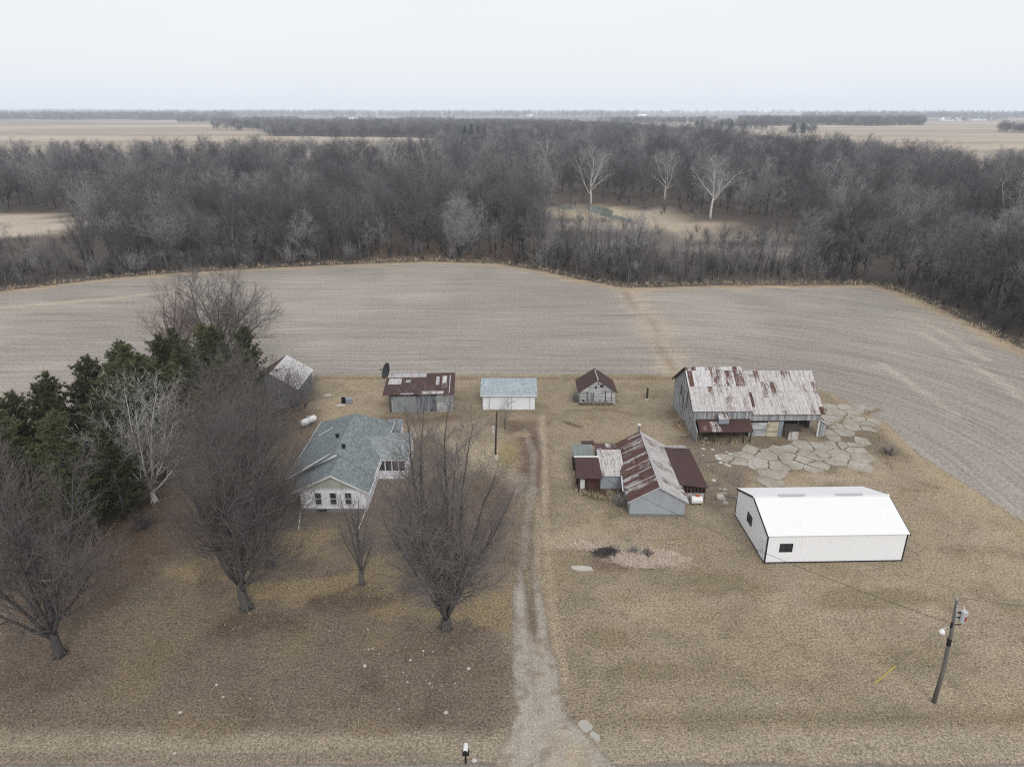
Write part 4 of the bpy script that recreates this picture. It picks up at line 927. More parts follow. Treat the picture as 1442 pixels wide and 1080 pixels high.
def wire(name, a, b, sag, r, label, n=24):
    a, b = Vector(a), Vector(b)
    pts = [a.lerp(b, k / n) - Vector((0, 0, 4 * sag * (k / n) * (1 - k / n))) for k in range(n + 1)]
    c0 = pts[0]; o = obj(name, MB().tube([p - c0 for p in pts], r, 5), M['wire']); o.location = c0
    return tag(o, label, 'wire')
yp = g(697.5, 646)
wire('service_wire', (30.35, 39.1, 7.05), (yp[0] + .2, yp[1], 5.9), 1.7, .016, 'dark service wire sagging from the big utility pole across the yard')
wire('power_line', (30.35, 39.15, 9.2), (75, 33, 9.6), .9, .012, 'thin overhead line leaving the top of the big utility pole to the right')

# ------------------------------------------------------------------ yard things
T = thing('satellite_dish', 'large dark mesh satellite dish turned edge on behind the low shed', 'satellite dish', (-18.6, 98.6))
obj('mast', MB().tube([(0, 0, 0), (0, 0, 3.3)], .09, 8), M['dark_wood'], T)
ax = Vector((-.82, -.42, .38)).normalized(); a1 = ax.cross(Vector((0, 0, 1))).normalized(); a2 = ax.cross(a1); c0 = Vector((0, 0, 3.7))
mb = MB(); nr, ns = 5, 24; rad = 1.25
ring = lambda i, k, off: tuple(c0 + (a1 * math.cos(2 * PI * k / ns) + a2 * math.sin(2 * PI * k / ns)) * rad * i / nr + ax * (.45 * (i / nr) ** 2 - off))
for off in (0, .04):
    for i in range(nr):
        for k in range(ns):
            q = [ring(i, k, off), ring(i + 1, k, off), ring(i + 1, k + 1, off), ring(i, k + 1, off)]
            if i == 0: q = q[1:]
            mb.face(q)
obj('dish', mb, M['mesh_dark'], T, True)
mb = MB(); tip = c0 + ax * 1.25
for k in (0, 8, 16): mb.tube([ring(nr, k, 0), tip], .02, 5)
fa = obj('feed_arm', mb, M['mesh_dark'], T); obj('feed_horn', MB().tube([tip - ax * .15, tip + ax * .12], .1, 8), M['mesh_dark'], fa)
# propane tank
T = thing('propane_tank', 'white horizontal gas tank lying in the grass left of the farmhouse', 'gas tank', (*g(435, 599), 0), math.radians(58))
n = 9; prof = [(-1.35 - .0, .02)] + [(-1.35 + .38 * (1 - math.cos(PI / 2 * k / 4)), .46 * math.sin(PI / 2 * k / 4)) for k in range(1, 5)]
prof = prof + [(-x, r) for x, r in prof[::-1]]
tk = obj('tank', MB().tube([(x, 0, .72) for x, r in prof], [r for x, r in prof], 16), M['tank_white'], T, True)
obj('valve_dome', MB().tube([(0, 0, 1.1), (0, 0, 1.32), (0, 0, 1.4)], [.17, .17, .05], 12), M['grey_metal'], tk)
for x in (-.75, .75): obj('leg', MB().box(x - .08, x + .08, -.34, .34, 0, .42), M['foundation'], T)
# burn barrel group
bx_, by_ = g(484, 568)
T = thing('burn_barrel', 'black open burn barrel behind the farmhouse', 'barrel', (bx_, by_))
obj('barrel', MB().tube([(0, 0, 0), (0, 0, .45), (0, 0, .9), (0, 0, .9), (0, 0, .1)], [.29, .31, .3, .27, .25], 14), M['black_metal'], T, False)
mb = MB().tube([(0, 0, .3), (0, 0, .34)], .325, 14, False).tube([(0, 0, .6), (0, 0, .64)], .325, 14, False); obj('hoop', mb, M['black_metal'], T)
T = thing('metal_trough', 'blue grey metal box standing right of the black burn barrel', 'metal box', (bx_ + .75, by_ + .3), .15)
obj('shell', MB().box(-.38, .38, -.03 - .3, -.3, 0, .6).box(-.38, .38, .3, .33, 0, .6).box(-.41, -.38, -.33, .33, 0, .6).box(.38, .41, -.33, .33, 0, .6), M['blue_grey'], T); obj('lid', MB().slab((-.45, -.38, .62), (.45, -.38, .62), (.45, .38, .7), (-.45, .38, .7), .03), M['blue_grey'], T)
def slab_thing(name, label, cat, px, py, wx, wy, h, rz, mat, seed=0):
    rnd = random.Random(seed); n = 12; pts = []
    for k in range(n):
        a = 2 * PI * k / n; c, s = math.cos(a), math.sin(a); m_ = max(abs(c), abs(s)) ** .7
        pts.append((wx / 2 * c / m_ * rnd.uniform(.8, 1.06), wy / 2 * s / m_ * rnd.uniform(.8, 1.06), h))
    x, y = g(px, py); o = obj(name, MB().prism(pts, (0, 0, -h - .05)), mat); o.location = (x, y, 0); o.rotation_euler = (0, 0, rz); return tag(o, label, cat)
slab_thing('concrete_slab', 'flat pale slab in front of the black burn barrel', 'slab', 480, 571, 1.5, .7, .1, .2, M['concrete_pale'], 1)
slab_thing('concrete_slab', 'pale slab lying alone in the grass left of the burn barrel', 'slab', 462, 557, 1.2, .55, .14, .1, M['concrete_pale'], 2)
slab_thing('concrete_slab', 'bright rectangular slab beside the patch of dead weeds and ash', 'slab', 820, 801, 2.1, .75, .12, -.12, M['stone_white'], 3)
slab_thing('concrete_slab', 'larger pale broken slab at the right flare of the driveway', 'slab', 824, 1022, .95, 1.1, .05, .5, M['concrete'], 4)
slab_thing('concrete_slab', 'smaller pale broken slab at the right flare of the driveway', 'slab', 838, 1037, .5, .9, .04, .6, M['concrete'], 5)
T = thing('hitching_post', 'short dark post on a pale stone footing behind the small rusty roofed shed', 'post', (*g(911, 562), 0))
obj('post', MB().box(-.13, .13, -.13, .13, .1, 1.75), M['dark_wood'], T); obj('footing', MB().tube([(0, -.05, -.02), (0, -.05, .12)], [.34, .28], 9), M['stone_white'], T)
x, y = g(980, 709)
T = thing('liquid_tank', 'white plastic tank with an orange top beside the low rusty roofed wing', 'tank', (x, y), .05)
p_ = [(-.62, .36), (-.58, .45), (.58, .45), (.62, .36)]
obj('tank', MB().tube([(a, 0, .5) for a, r in p_], [r for a, r in p_], 14), M['tank_white'], T); obj('cap', MB().box(-.1, .35, -.15, .2, .93, 1.03), M['orange'], T); obj('cradle', MB().box(-.45, -.35, -.35, .35, 0, .2).box(.35, .45, -.35, .35, 0, .2), M['dark_wood'], T)
def rock(px, py, r, label, mat, seed, name='stone', cat='stone', group=None, flat=.6):
    rnd = random.Random(seed); mb = MB(); n, m_ = 9, 5; R = [[rnd.uniform(.78, 1.12) for _ in range(n)] for _ in range(m_ + 1)]
    P = lambda i, k: (r * R[i][k % n] * math.sin(PI / 2 * (i + .3) / (m_ + .3)) * math.cos(2 * PI * k / n), r * R[i][k % n] * math.sin(PI / 2 * (i + .3) / (m_ + .3)) * math.sin(2 * PI * k / n), r * flat * math.cos(PI / 2 * (i + .3) / (m_ + .3)) * 1.0)
    mb.face([P(0, k) for k in range(n)])
    for i in range(m_):
        for k in range(n): mb.face([P(i, k), P(i + 1, k), P(i + 1, k + 1), P(i, k + 1)])
    o = obj(name, mb, mat); x, y = g(px, py); o.location = (x, y, 0); o.rotation_euler = (0, 0, rnd.uniform(0, 6)); return tag(o, label, cat, group)
rock(1014, 701, .55, 'large white boulder near the left end of the white steel shed', M['stone_white'], 4, 'boulder', 'boulder', flat=.9)
rock(1022, 708, .35, 'flat grey stone just below the large white boulder', M['concrete'], 5, flat=.4)
k = 0
for px, py, r in ((514, 937, .17), (525, 913, .09), (534, 921, .07), (518, 886, .1), (519, 914, .08), (578, 929, .12), (596, 916, .1), (610, 917, .08), (660, 941, .16), (544, 952, .07), (574, 960, .09), (605, 962, .1), (568, 946, .07), (641, 962, .08), (628, 1003, .17), (305, 964, .14), (314, 981, .1), (254, 1003, .16), (352, 983, .07), (464, 888, .08), (622, 966, .06), (562, 998, .07), (246, 1060, .12), (1094, 990, .1)):
    k += 1
    lab = 'small pale stone lying in the brown lawn left of the driveway' if px < 1000 else 'single small pale stone in the right hand lawn'
    rock(px, py, r, lab, M['stone_white'], 100 + k, group='small stones in the front lawn' if px < 1000 else None)
rnd = random.Random(77)
for k in range(34):                         # rubble in the barnyard
    px, py = rnd.choice([(1018, 690), (1008, 660), (1030, 650), (1045, 640), (990, 640)]); px += rnd.gauss(0, 12); py += rnd.gauss(0, 9)
    if px < 985: px = 990
    rock(px, py, rnd.uniform(.12, .38), 'broken pale stone strewn over the dirt before the barn', M[rnd.choice(['concrete', 'concrete_pale', 'pole_wood', 'concrete'])], 300 + k, 'broken_stone', 'stone', 'broken stones between the barn and the white shed', .45)
for k, (px, py, L_, a) in enumerate(((1006, 683, 1.6, .4), (1028, 700, 1.3, -.5), (1002, 650, 2.0, .1), (970, 600, 1.5, 1.0), (1040, 672, 1.2, .8), (965, 615, 1.3, .2))):
    o = obj('loose_board', MB().box(-L_ / 2, L_ / 2, -.1, .1, .02, .07), M['pole_wood']); x, y = g(px, py); o.location = (x, y, 0); o.rotation_euler = (0, 0, a)
    tag(o, 'grey loose board lying on the barnyard dirt', 'board', 'loose boards in the barnyard')
T = thing('mailbox', 'white mailbox on a black post left of the foot of the driveway', 'mailbox', (*g(656, 1074), 0))
obj('post', MB().box(-.06, .06, -.05, .07, 0, 1.0), M['black_metal'], T); obj('shelf', MB().box(-.2, .26, -.3, .1, .98, 1.03), M['black_metal'], T)
mb = MB(); arc = [(.15 * math.cos(PI * k / 8), 1.2 + .15 * math.sin(PI * k / 8)) for k in range(9)] + [(-.15, 1.035), (.15, 1.035)]
mb.prism([(x, -.22, z) for x, z in arc], (0, .62, 0)); bx2 = obj('box', mb, M['tank_white'], T)
obj('door', MB().prism([(x * 1.04, -.27, z) for x, z in arc], (0, .045, 0)), M['black_metal'], bx2); obj('flag', MB().box(-.17, -.155, .2, .24, 1.1, 1.55).box(-.17, -.155, .1, .24, 1.45, 1.55), M['green_roof'], bx2)
obj('bag', MB().tube([(.25, -.1, 0), (.25, -.1, .12), (.24, -.08, .2)], [.16, .15, .05], 9), M['tank_white'], T) if False else None
rock(668, 1070, .2, 'pale flat stone at the foot of the white mailbox', M['concrete_pale'], 55, flat=.4)
# ash heap with dead weeds
mb = MB(); rnd = random.Random(9); n = 22
def hp(i, k):
    r = i / 5; a = 2 * PI * k / n; q = random.Random(i * 100 + k % n)
    return (1.5 * r * math.cos(a) * q.uniform(.85, 1.1), .85 * r * math.sin(a) * q.uniform(.85, 1.1), .28 * (1 - r) ** .8 * q.uniform(.5, 1.25) - (.03 if i == 5 else 0))
for i in range(5):
    for k in range(n): mb.face([hp(i, k), hp(i + 1, k), hp(i + 1, k + 1), hp(i, k + 1)] if i else [hp(0, 0), hp(1, k), hp(1, k + 1)])
o = obj('ash_heap', mb, M['ash']); x, y = g(852, 777); o.location = (x, y, 0); tag(o, 'low black ash heap among dead weeds on the right lawn', 'ash heap')
# far farmsteads
def far_building(px, y, wdt, dep, he, hr, wm, rm, label, rz=0):
    d = y * CP + CH * SP; x = (px - 721) / F * d
    T = thing('farm_building', label, 'farm building', (x, y), rz)
    obj('wall', gable_walls(-wdt / 2, wdt / 2, 0, dep, he, hr), wm, T); s2 = (hr - he) / (dep / 2)
    mb = MB().slab((-wdt / 2 - .4, -.4, he - .4 * s2 + .06), (wdt / 2 + .4, -.4, he - .4 * s2 + .06), (wdt / 2 + .4, dep / 2, hr + .06), (-wdt / 2 - .4, dep / 2, hr + .06), .1)
    mb.slab((wdt / 2 + .4, dep + .4, he - .4 * s2 + .06), (-wdt / 2 - .4, dep + .4, he - .4 * s2 + .06), (-wdt / 2 - .4, dep / 2, hr + .07), (wdt / 2 + .4, dep / 2, hr + .07), .1)
    obj('roof', mb, rm, T)
far_building(998, 1880, 26, 14, 7, 12, M['white_trim'], M['shingle_pale'], 'pale roofed house among dark evergreens beyond the woods')
far_building(1024, 1890, 30, 15, 6, 10, M['garage_white'], M['shingle'], 'grey roofed building right of the pale house beyond the woods', .2)
far_building(1335, 3600, 60, 22, 9, 15, M['white_metal'], M['white_roof'], 'long white farm building left of two others far off at the right', .1)
far_building(1352, 3650, 40, 20, 9, 16, M['white_metal'], M['white_roof'], 'middle white farm building far off at the right horizon')
far_building(1378, 3700, 70, 22, 8, 13, M['white_metal'], M['shingle_pale'], 'grey roofed long farm building far off at the right horizon', -.1)
far_building(497, 3900, 45, 20, 9, 15, M['white_metal'], M['white_roof'], 'white farm building among trees far off left of centre')
far_building(742, 6500, 90, 30, 14, 22, M['white_metal'], M['white_roof'], 'tiny white building on the horizon near the middle')
far_building(905, 6800, 80, 30, 12, 20, M['white_metal'], M['white_roof'], 'tiny white building on the horizon right of the middle')
# ------------------------------------------------------------------ trees
def rot_dir(d, ang, az):
    a = d.orthogonal().normalized(); b = d.cross(a)
    return (d * math.cos(ang) + (a * math.cos(az) + b * math.sin(az)) * math.sin(ang)).normalized()
class Tree:
    def __init__(s, seed): s.r = random.Random(seed); s.trunk = MB(); s.crown = MB(); s.tw = []
    def path(s, p, d, L, n, wig, up):
        pts = [p.copy()]; ds = []
        for i in range(n):
            d = (d + Vector((s.r.gauss(0, wig), s.r.gauss(0, wig), s.r.gauss(0, wig * .6) + up))).normalized()
            p = p + d * (L / n); pts.append(p); ds.append(d)
        return pts, ds
    def at(s, pts, ds, t):
        k = t * (len(pts) - 1); i = min(int(k), len(pts) - 2); return pts[i].lerp(pts[i + 1], k - i), ds[i]
    def twig(s, p, d, L, w):
        side = rot_dir(d, PI / 2, s.r.uniform(0, 6.28)) * (w / 2)
        m = p + d * L * .55 + Vector((0, 0, L * .03)); e = p + (d + Vector((s.r.gauss(0, .12), s.r.gauss(0, .12), .12))).normalized() * L
        c = s.crown; b = len(c.v)
        c.v += [tuple(p - side), tuple(p + side), tuple(m + side * .7), tuple(m - side * .7), tuple(e)]
        c.f += [(b, b + 1, b + 2, b + 3), (b + 3, b + 2, b + 4)]; c.m += [0, 0]
        return p, m, d
    def spray(s, p, d, L, w, n, sub=2):
        """a fine branchlet with side twigs"""
        s.twig(p, d, L, w)
        for k in range(n):
            q = p + d * L * (.25 + .7 * (k + s.r.random()) / n)
            s.twig(q, rot_dir(d, s.r.uniform(.4, .8), s.r.uniform(0, 6.28)), L * s.r.uniform(.35, .65), w * .75)
    def finish(s, name, barks, parent):
        a = obj('trunk', s.trunk, barks[0], parent, True, False); b = obj('crown', s.crown, barks[1], parent, False, False)
        return a, b
def dome_tree(seed, H, R, leaders=6, r0=.38, fork=.14, spread=(.1, .75), cz=.55, low=.16, lat=14, lat_n=(4, 2.2), n4=(2, 3.2), tw=.016, tl=(.35, .85), wig=.06, up2=.06, lat_len=.75, sides=(10, 7, 4, 3), t0=.14, sub=2, upb=.012):
    """a broad bare tree whose limbs fill a domed crown of radius R"""
    T = Tree(seed); r = T.r; zc = H * cz; zu = H - zc; zd = zc - H * low
    ph = [r.uniform(0, 6.28) for _ in range(3)]
    def out(q):
        az = math.atan2(q.y, q.x); k = 1 + .07 * math.sin(2 * az + ph[0]) + .07 * math.sin(3 * az + ph[1] + q.z * .3) + .08 * math.sin(q.z * .9 + ph[2] + az)
        zz_ = (q.z - zc) / (zu if q.z > zc else zd); return (math.hypot(q.x, q.y) / (R * k)) ** 2.7 + abs(zz_) ** 2.7
    def reach(p, d, lim):
        st = lim / 14; q = p.copy(); L = 0
        while L < lim and (out(q) < 1 or L < .3): q = q + d * st; L += st
        return L
    hf = H * fork
    pts, ds = T.path(Vector((0, 0, -.15)), Vector((r.uniform(-.06, .06), r.uniform(-.06, .06), 1)).normalized(), hf + .15, 4, .04, 0)
    T.trunk.tube(pts, [r0 * 1.32, r0 * 1.04, r0 * .95, r0 * .9, r0 * .6], sides[0])
    for k in range(6 if sides[0] > 8 else 0):
        a_ = k * 1.047 + r.uniform(-.2, .2); c_, s_ = math.cos(a_), math.sin(a_)
        T.trunk.tube([(c_ * r0 * .55, s_ * r0 * .55, .75), (c_ * r0 * 1.05, s_ * r0 * 1.05, .2), (c_ * r0 * 1.9, s_ * r0 * 1.9, -.08)], [r0 * .3, r0 * .32, r0 * .14], 5)
    for k in range(leaders):
        az = 2.4 * k + r.uniform(-.3, .3)
        sp = spread[0] + (spread[1] - spread[0]) * ((k + .5) / leaders) ** .85 + r.uniform(-.06, .06)
        p, _ = T.at(pts, ds, 1.0 if k < 2 else r.uniform(.55, 1.0))
        d = Vector((math.cos(az) * math.sin(sp), math.sin(az) * math.sin(sp), math.cos(sp)))
        Lh = reach(p, (d + Vector((0, 0, .12))).normalized(), H * 1.1) * r.uniform(.9, 1.02)
        lp, ld = T.path(p, d, Lh, 9, wig, upb)
        cut = next((i for i in range(3, 10) if out(lp[i]) > 1.02), 9)
        if cut < 9:
            lp2 = []
            for i in range(10):
                q_, _ = T.at(lp, ld, cut / 9 * i / 9); lp2.append(q_)
            ld = [(b_ - a_).normalized() for a_, b_ in zip(lp2, lp2[1:])]; lp = lp2
        rr = r0 * (.7 if k == 0 else r.uniform(.42, .6)) * (.6 + .4 * Lh / H)
        T.trunk.tube(lp, [rr * (1 - .92 * (i / 9) ** .85) + .010 for i in range(10)], sides[1])
        n2 = max(3, int(lat * (.5 + .5 * Lh / H)))
        for j in range(n2):
            t = t0 + (.985 - t0) * (j + r.random()) / n2
            q, qd = T.at(lp, ld, t)
            d2 = rot_dir(qd, r.uniform(.45, .95), j * 2.4 + r.uniform(-.5, .5))
            L2 = min(R * lat_len * (1.05 - .55 * t) * r.uniform(.7, 1.25), reach(q, d2, R * 1.5) * 1.05) + .35 + .035 * H * t
            bp, bd = T.path(q, d2, L2, 4, .09, up2)
            r2 = max(.012, min(rr * (1 - .85 * t) * .5, .03 * L2))
            (T.trunk if j % 4 == 0 else T.crown).tube(bp, [r2, r2 * .75, r2 * .5, r2 * .3, .006], sides[2], False)
            n3 = max(3, int(lat_n[0] + L2 * lat_n[1]))
            for m in range(n3):
                q3, qd3 = T.at(bp, bd, .12 + .86 * (m + r.random()) / n3)
                L3 = (L2 * r.uniform(.22, .48) + .25)
                cp, cd = T.path(q3, rot_dir(qd3, r.uniform(.4, .85), m * 2.4 + r.uniform(-.5, .5)), L3, 2, .1, .07)
                T.crown.tube(cp, [r2 * .35 + .004, r2 * .2 + .003, .004], sides[3], False)
                nn = max(2, int(n4[0] + L3 * n4[1]))
                for z in range(nn):
                    q4, qd4 = T.at(cp, cd, .1 + .9 * (z + r.random()) / nn)
                    T.spray(q4, rot_dir(qd4, r.uniform(.25, .8), z * 2.4 + r.random()), r.uniform(*tl), tw, sub)
    return T
def forest_tree(seed, H, R, r0=.27, fork=.32, leaders=6, tw=.038, lat=9, spread=(.08, .8), n4=(2, 1.6), lat_n=(3, 1.2)):
    return dome_tree(seed, H, R, leaders, r0, fork, spread, .66, fork * .9, lat, lat_n, n4, tw, (.7, 1.5), .07, .08, .7, (6, 5, 3, 3), .2)
def pine(seed, H, R):
    T = Tree(seed); r = T.r
    pts, ds = T.path(Vector((0, 0, -.2)), Vector((0, 0, 1)), H, 8, .025, .02)
    T.trunk.tube(pts, [.24 * (1 - .93 * i / 8) for i in range(9)], 7)
    c = T.crown; z = H * .06
    while z < H * .985:
        t = z / H; p, d = T.at(pts, ds, t)
        env = R * (1 - t ** 1.6) ** .8 * (.78 + .22 * math.sin(z * 1.9 + seed)) * (.75 + .25 * min(1, t * 4)) + .2
        nb = r.randint(5, 8) if t < .9 else 4
        for k in range(nb):
            az = 2 * PI * k / nb + r.uniform(-.4, .4) + z; L = env * r.uniform(.6, 1.15)
            el = .05 + .75 * t + r.uniform(-.12, .18)
            d2 = Vector((math.cos(az) * math.cos(el), math.sin(az) * math.cos(el), math.sin(el)))
            bp, bd = T.path(p, d2, L, 3, .07, .08)
            T.trunk.tube(bp, [.045 * (1 - t) + .01, .03 * (1 - t) + .008, .01, .006], 3, False)
            nt = max(3, int(L * 4.6))
            for m in range(nt):
                q, qd = T.at(bp, bd, min(1, .3 + .75 * (m + r.random()) / nt))
                q = q + Vector((r.gauss(0, .16), r.gauss(0, .16), r.gauss(.05, .10)))
                for s_ in range(15):
                    nd = (qd * .7 + Vector((r.gauss(0, .7), r.gauss(0, .7), r.gauss(.35, .6)))).normalized()
                    sd_ = nd.orthogonal().normalized() * r.uniform(.028, .05); ln = r.uniform(.22, .46)
                    b = len(c.v); c.v += [tuple(q - sd_), tuple(q + sd_), tuple(q + nd * ln)]; c.f.append((b, b + 1, b + 2)); c.m.append(0)
        z += r.uniform(.32, .52) * (1.15 - .35 * t)
    return T
def copy_tree(root, kids, loc, rz, s, label=None):
    r = root.copy(); col.objects.link(r); r.location = loc; r.rotation_euler = (0, 0, rz); r.scale = s if isinstance(s, tuple) else (s, s, s)
    if label: r['label'] = label
    for k in kids:
        c = k.copy(); col.objects.link(c); c.parent = r
    return r
BARK = (M['bark'], M['bark_twig'])
def yard_tree(T, px, py, label, barks=BARK, rz=0.0):
    x, y = g(px, py); R_ = thing('bare_tree', label, 'tree', (x, y), rz); return T.finish('bare_tree', barks, R_)
yard_tree(dome_tree(19, 20.2, 5.6, 18, .40, .07, (.04, .62), .55, .05, 18, (4, 2.4), (3, 3.4), .0155, wig=.07, lat_len=.55, upb=.02), 628, 884, 'many stemmed bare tree standing alone just left of the driveway')
yard_tree(dome_tree(23, 19.2, 5.9, 12, .40, .16, (.06, .8), .55, .1, 17, (5, 2.4), (3, 3.4), .015, wig=.08, upb=.03), 347, 857, 'frontmost tall bare tree of the clump left of the farmhouse')
yard_tree(dome_tree(31, 18.0, 3.9, 8, .36, .18, (.06, .6), .56, .12, 17, (5, 2.3), (3, 3.3), .015, wig=.08, upb=.03), 381, 797, 'tall bare tree just behind the front one, nearest the farmhouse front')
yard_tree(dome_tree(37, 18.0, 5.9, 9, .36, .14, (.1, .88), .54, .08, 16, (5, 2.3), (3, 3.2), .017, wig=.08, upb=.03), 338, 716, 'bare spreading tree at the back of the clump beside the evergreens')
yard_tree(dome_tree(38, 13.5, 4.4, 8, .3, .14, (.1, .85), .55, .1, 14, (5, 2.3), (3, 3.2), .017, wig=.08, upb=.03), 372, 662, 'bare tree left of the farmhouse roof at the back of the clump')
yard_tree(dome_tree(45, 17.2, 5.6, 10, .38, .15, (.08, .78), .56, .10, 16, (5, 2.4), (3, 3.3), .0145, wig=.075, upb=.03), 84, 922, 'bare grey tree at the left edge in the foreground')
yard_tree(dome_tree(47, 9.4, 1.9, 6, .22, .16, (.06, .42), .55, .16, 11, tw=.015), 510, 822, 'small slender bare tree in front of the farmhouse')
yard_tree(dome_tree(53, 14.0, 5.4, 9, .28, .12, (.1, .85), .55, .1, 13, (3, 1.7), (2, 2.2), .026), 218, 706, 'pale whitish bare tree against the dark evergreens', (M['bark_pale'], M['twig_pale']))
yard_tree(dome_tree(59, 16.0, 7.6, 10, .36, .08, (.1, .9), .5, .08, 15, (4, 1.9), (2, 2.5), .03), 316, 512, 'broad bare tree behind the evergreens standing before the field')
yard_tree(dome_tree(61, 13.5, 5.0, 7, .26, .14, (.1, .75), .55, .14, 12, (3, 1.7), (2, 2.2), .024), 250, 520, 'reddish bare tree behind the evergreen row, left of the broad one', (M['bark'], M['twig_red']))
yard_tree(dome_tree(67, 9.0, 3.2, 6, .15, .1, (.1, .8), .55, .12, 10, tw=.02), 400, 600, 'small bare tree in front of the bright metal roofed shed')
yard_tree(dome_tree(71, 8.6, 2.2, 5, .13, .16, (.08, .6), .55, .15, 10, tw=.016), 600, 780, 'thin bare sapling between the farmhouse and the many stemmed tree')
yard_tree(dome_tree(73, 3.8, .9, 3, .05, .2, (.05, .4), .6, .16, 7, tw=.014), 711, 604, 'tiny bare sapling beside the thin yard pole below the garage')
yard_tree(dome_tree(79, 4.6, 2.2, 6, .07, .08, (.15, .9), .55, .05, 9, tw=.02), 430, 575, 'bare bush beside the right wall of the metal roofed shed')
# evergreens
pines = [pine(100 + k, 13.5, 4.6) for k in range(3)]; pk = []
pspots = [(-40.5, 91.5, 13.8), (-42.8, 87.5, 12.8), (-38.6, 86.0, 11.0), (-44.5, 83.5, 13.2), (-41.0, 81.5, 12.4), (-46.3, 79.5, 12.6), (-42.8, 77.0, 12.8), (-44.8, 73.0, 12.9), (-41.2, 71.5, 11.2), (-47.5, 71.5, 12.0), (-43.5, 67.6, 12.0), (-48.0, 67.0, 12.6), (-45.5, 63.0, 11.6), (-50.0, 62.0, 12.0), (-41.2, 64.2, 9.6), (-52.0, 66.5, 12.2), (-48.0, 57.5, 10.8), (-43.0, 58.5, 8.6), (-38.0, 94.5, 12.5), (-36.5, 90.0, 10.5), (-53.5, 60.0, 11.5), (-46.0, 88.0, 12.0), (-47.0, 53.0, 8.8), (-45.5, 91.0, 13.2), (-49.5, 76.0, 12.8), (-50.5, 71.0, 12.6), (-52.5, 63.5, 12.2), (-48.5, 82.0, 12.6), (-40.0, 77.5, 11.5), (-55.5, 57.0, 11.5), (-43.5, 94.5, 13.0)]
rnd = random.Random(3)
for k, (x, y, h) in enumerate(pspots):
    lab = 'dark green evergreen in the dense row along the left side'
    if k == 0: lab = 'tall dark green evergreen at the far right end of the row'
    v = k % 3; s = h / 13.5; s *= 1.1 if y < 84 else .96; w_ = s * rnd.uniform(.98, 1.2)
    if k < 3:
        R_ = thing('pine_tree', lab, 'evergreen tree', (x, y), rnd.uniform(0, 6)); R_.scale = (w_, w_, s)
        kids = pines[v].finish('pine_tree', (M['bark'], M['needles']), R_); pk.append((R_, kids))
    else: R_ = copy_tree(*pk[v], (x, y, 0), rnd.uniform(0, 6), (w_, w_, s), lab)
    R_['group'] = 'evergreens in the left row' if k else ''
    if not k: del R_['group']
# shrubs
def shrub(seed, H, n, tw, spread=.8):
    T = Tree(seed); r = T.r
    for k in range(n):
        az = r.uniform(0, 6.28); sp = r.uniform(.05, spread)
        d = Vector((math.cos(az) * math.sin(sp), math.sin(az) * math.sin(sp), math.cos(sp)))
        p0 = Vector((math.cos(az) * .15, math.sin(az) * .15, -.05)); L = H * r.uniform(.6, 1.05)
        lp, ld = T.path(p0, d, L, 4, .08, .06); T.trunk.tube(lp, [.03, .025, .02, .012, .005], 3, False)
        for j in range(9):
            q, qd = T.at(lp, ld, .2 + .8 * (j + r.random()) / 9); T.spray(q, rot_dir(qd, r.uniform(.3, .8), r.uniform(0, 6.28)), L * r.uniform(.15, .4), tw, 3)
    return T
def place_shrub(T, px, py, label, barks=None):
    x, y = g(px, py); R_ = thing('shrub', label, 'shrub', (x, y)); T.finish('shrub', barks or (M['bark_forest'], M['twig_forest']), R_)
place_shrub(shrub(5, 1.3, 26, .03, 1.2), 1252, 640, 'dark tangled shrub at the right edge of the broken concrete')
place_shrub(shrub(6, 1.6, 24, .03, 1.0), 872, 712, 'dark bush against the left wall of the grey gable building')
place_shrub(shrub(7, 2.2, 30, .03, .9), 404, 712, 'dark bush at the left front corner of the farmhouse')
place_shrub(shrub(8, 2.0, 34, .035, 1.1), 203, 745, 'dark low bush at the foot of the evergreens')
place_shrub(shrub(9, 1.2, 20, .03, 1.0), 812, 566, 'dry bush at the left corner of the small rusty roofed shed')
place_shrub(shrub(11, .8, 26, .03, 1.3), 893, 778, 'low dark scrub in the middle of the pale dead weeds')
place_shrub(shrub(12, .7, 22, .03, 1.3), 912, 781, 'low dark scrub at the top right of the pale dead weeds')
place_shrub(shrub(10, 1.1, 26, .03, 1.2), 862, 781, 'dark dead brush on the black ash heap')
# ------------------------------------------------------------------ woodland
FB = (M['bark_forest'], M['twig_forest']); PB = (M['bark_pale'], M['twig_pale'])
protos = []
def proto(T, label, barks=FB, name='woodland_tree', cat='tree'):
    R_ = thing(name, label, cat, (0, 0)); kids = T.finish(name, barks, R_); protos.append([R_, kids, False]); return len(protos) - 1
big = [proto(forest_tree(200 + k, 17.5 + (k % 3) * 1.2, 5.6 + .7 * (k % 3), .25, .26 + .05 * (k % 2), 7, n4=(3, 2.3), lat_n=(3, 1.35)), 'x') for k in range(6)]
slim = [proto(forest_tree(220 + k, 14.5, 2.6, .15, .3, 4, .034, 8, (.05, .45), (2, 1.4)), 'x') for k in range(3)]
broad = [proto(forest_tree(240 + k, 14.5, 6.8, .32, .2, 8, .04, 10, (.1, 1.0), n4=(3, 2.3), lat_n=(3, 1.35)), 'x') for k in range(2)]
bush = [proto(shrub(250 + k, 5.0 + k, 22, .045, .8), 'x') for k in range(2)]
CREEK = [g(*p) for p in ((755, 282), (860, 277), (970, 297), (1060, 330), (1110, 345), (1080, 356), (960, 345), (850, 330), (775, 306))]
LF = [(-420, 262), (-150, 262), (-158, 303), (-420, 303)]
bkx = [-.74, -.44, -.3, -.12, -.04, .28, .45, .55, .68, .8]; bky = [545, 590, 620, 680, 820, 860, 720, 540, 430, 380]
HT = {}
rnd = random.Random(77); pts = []
cell = {}
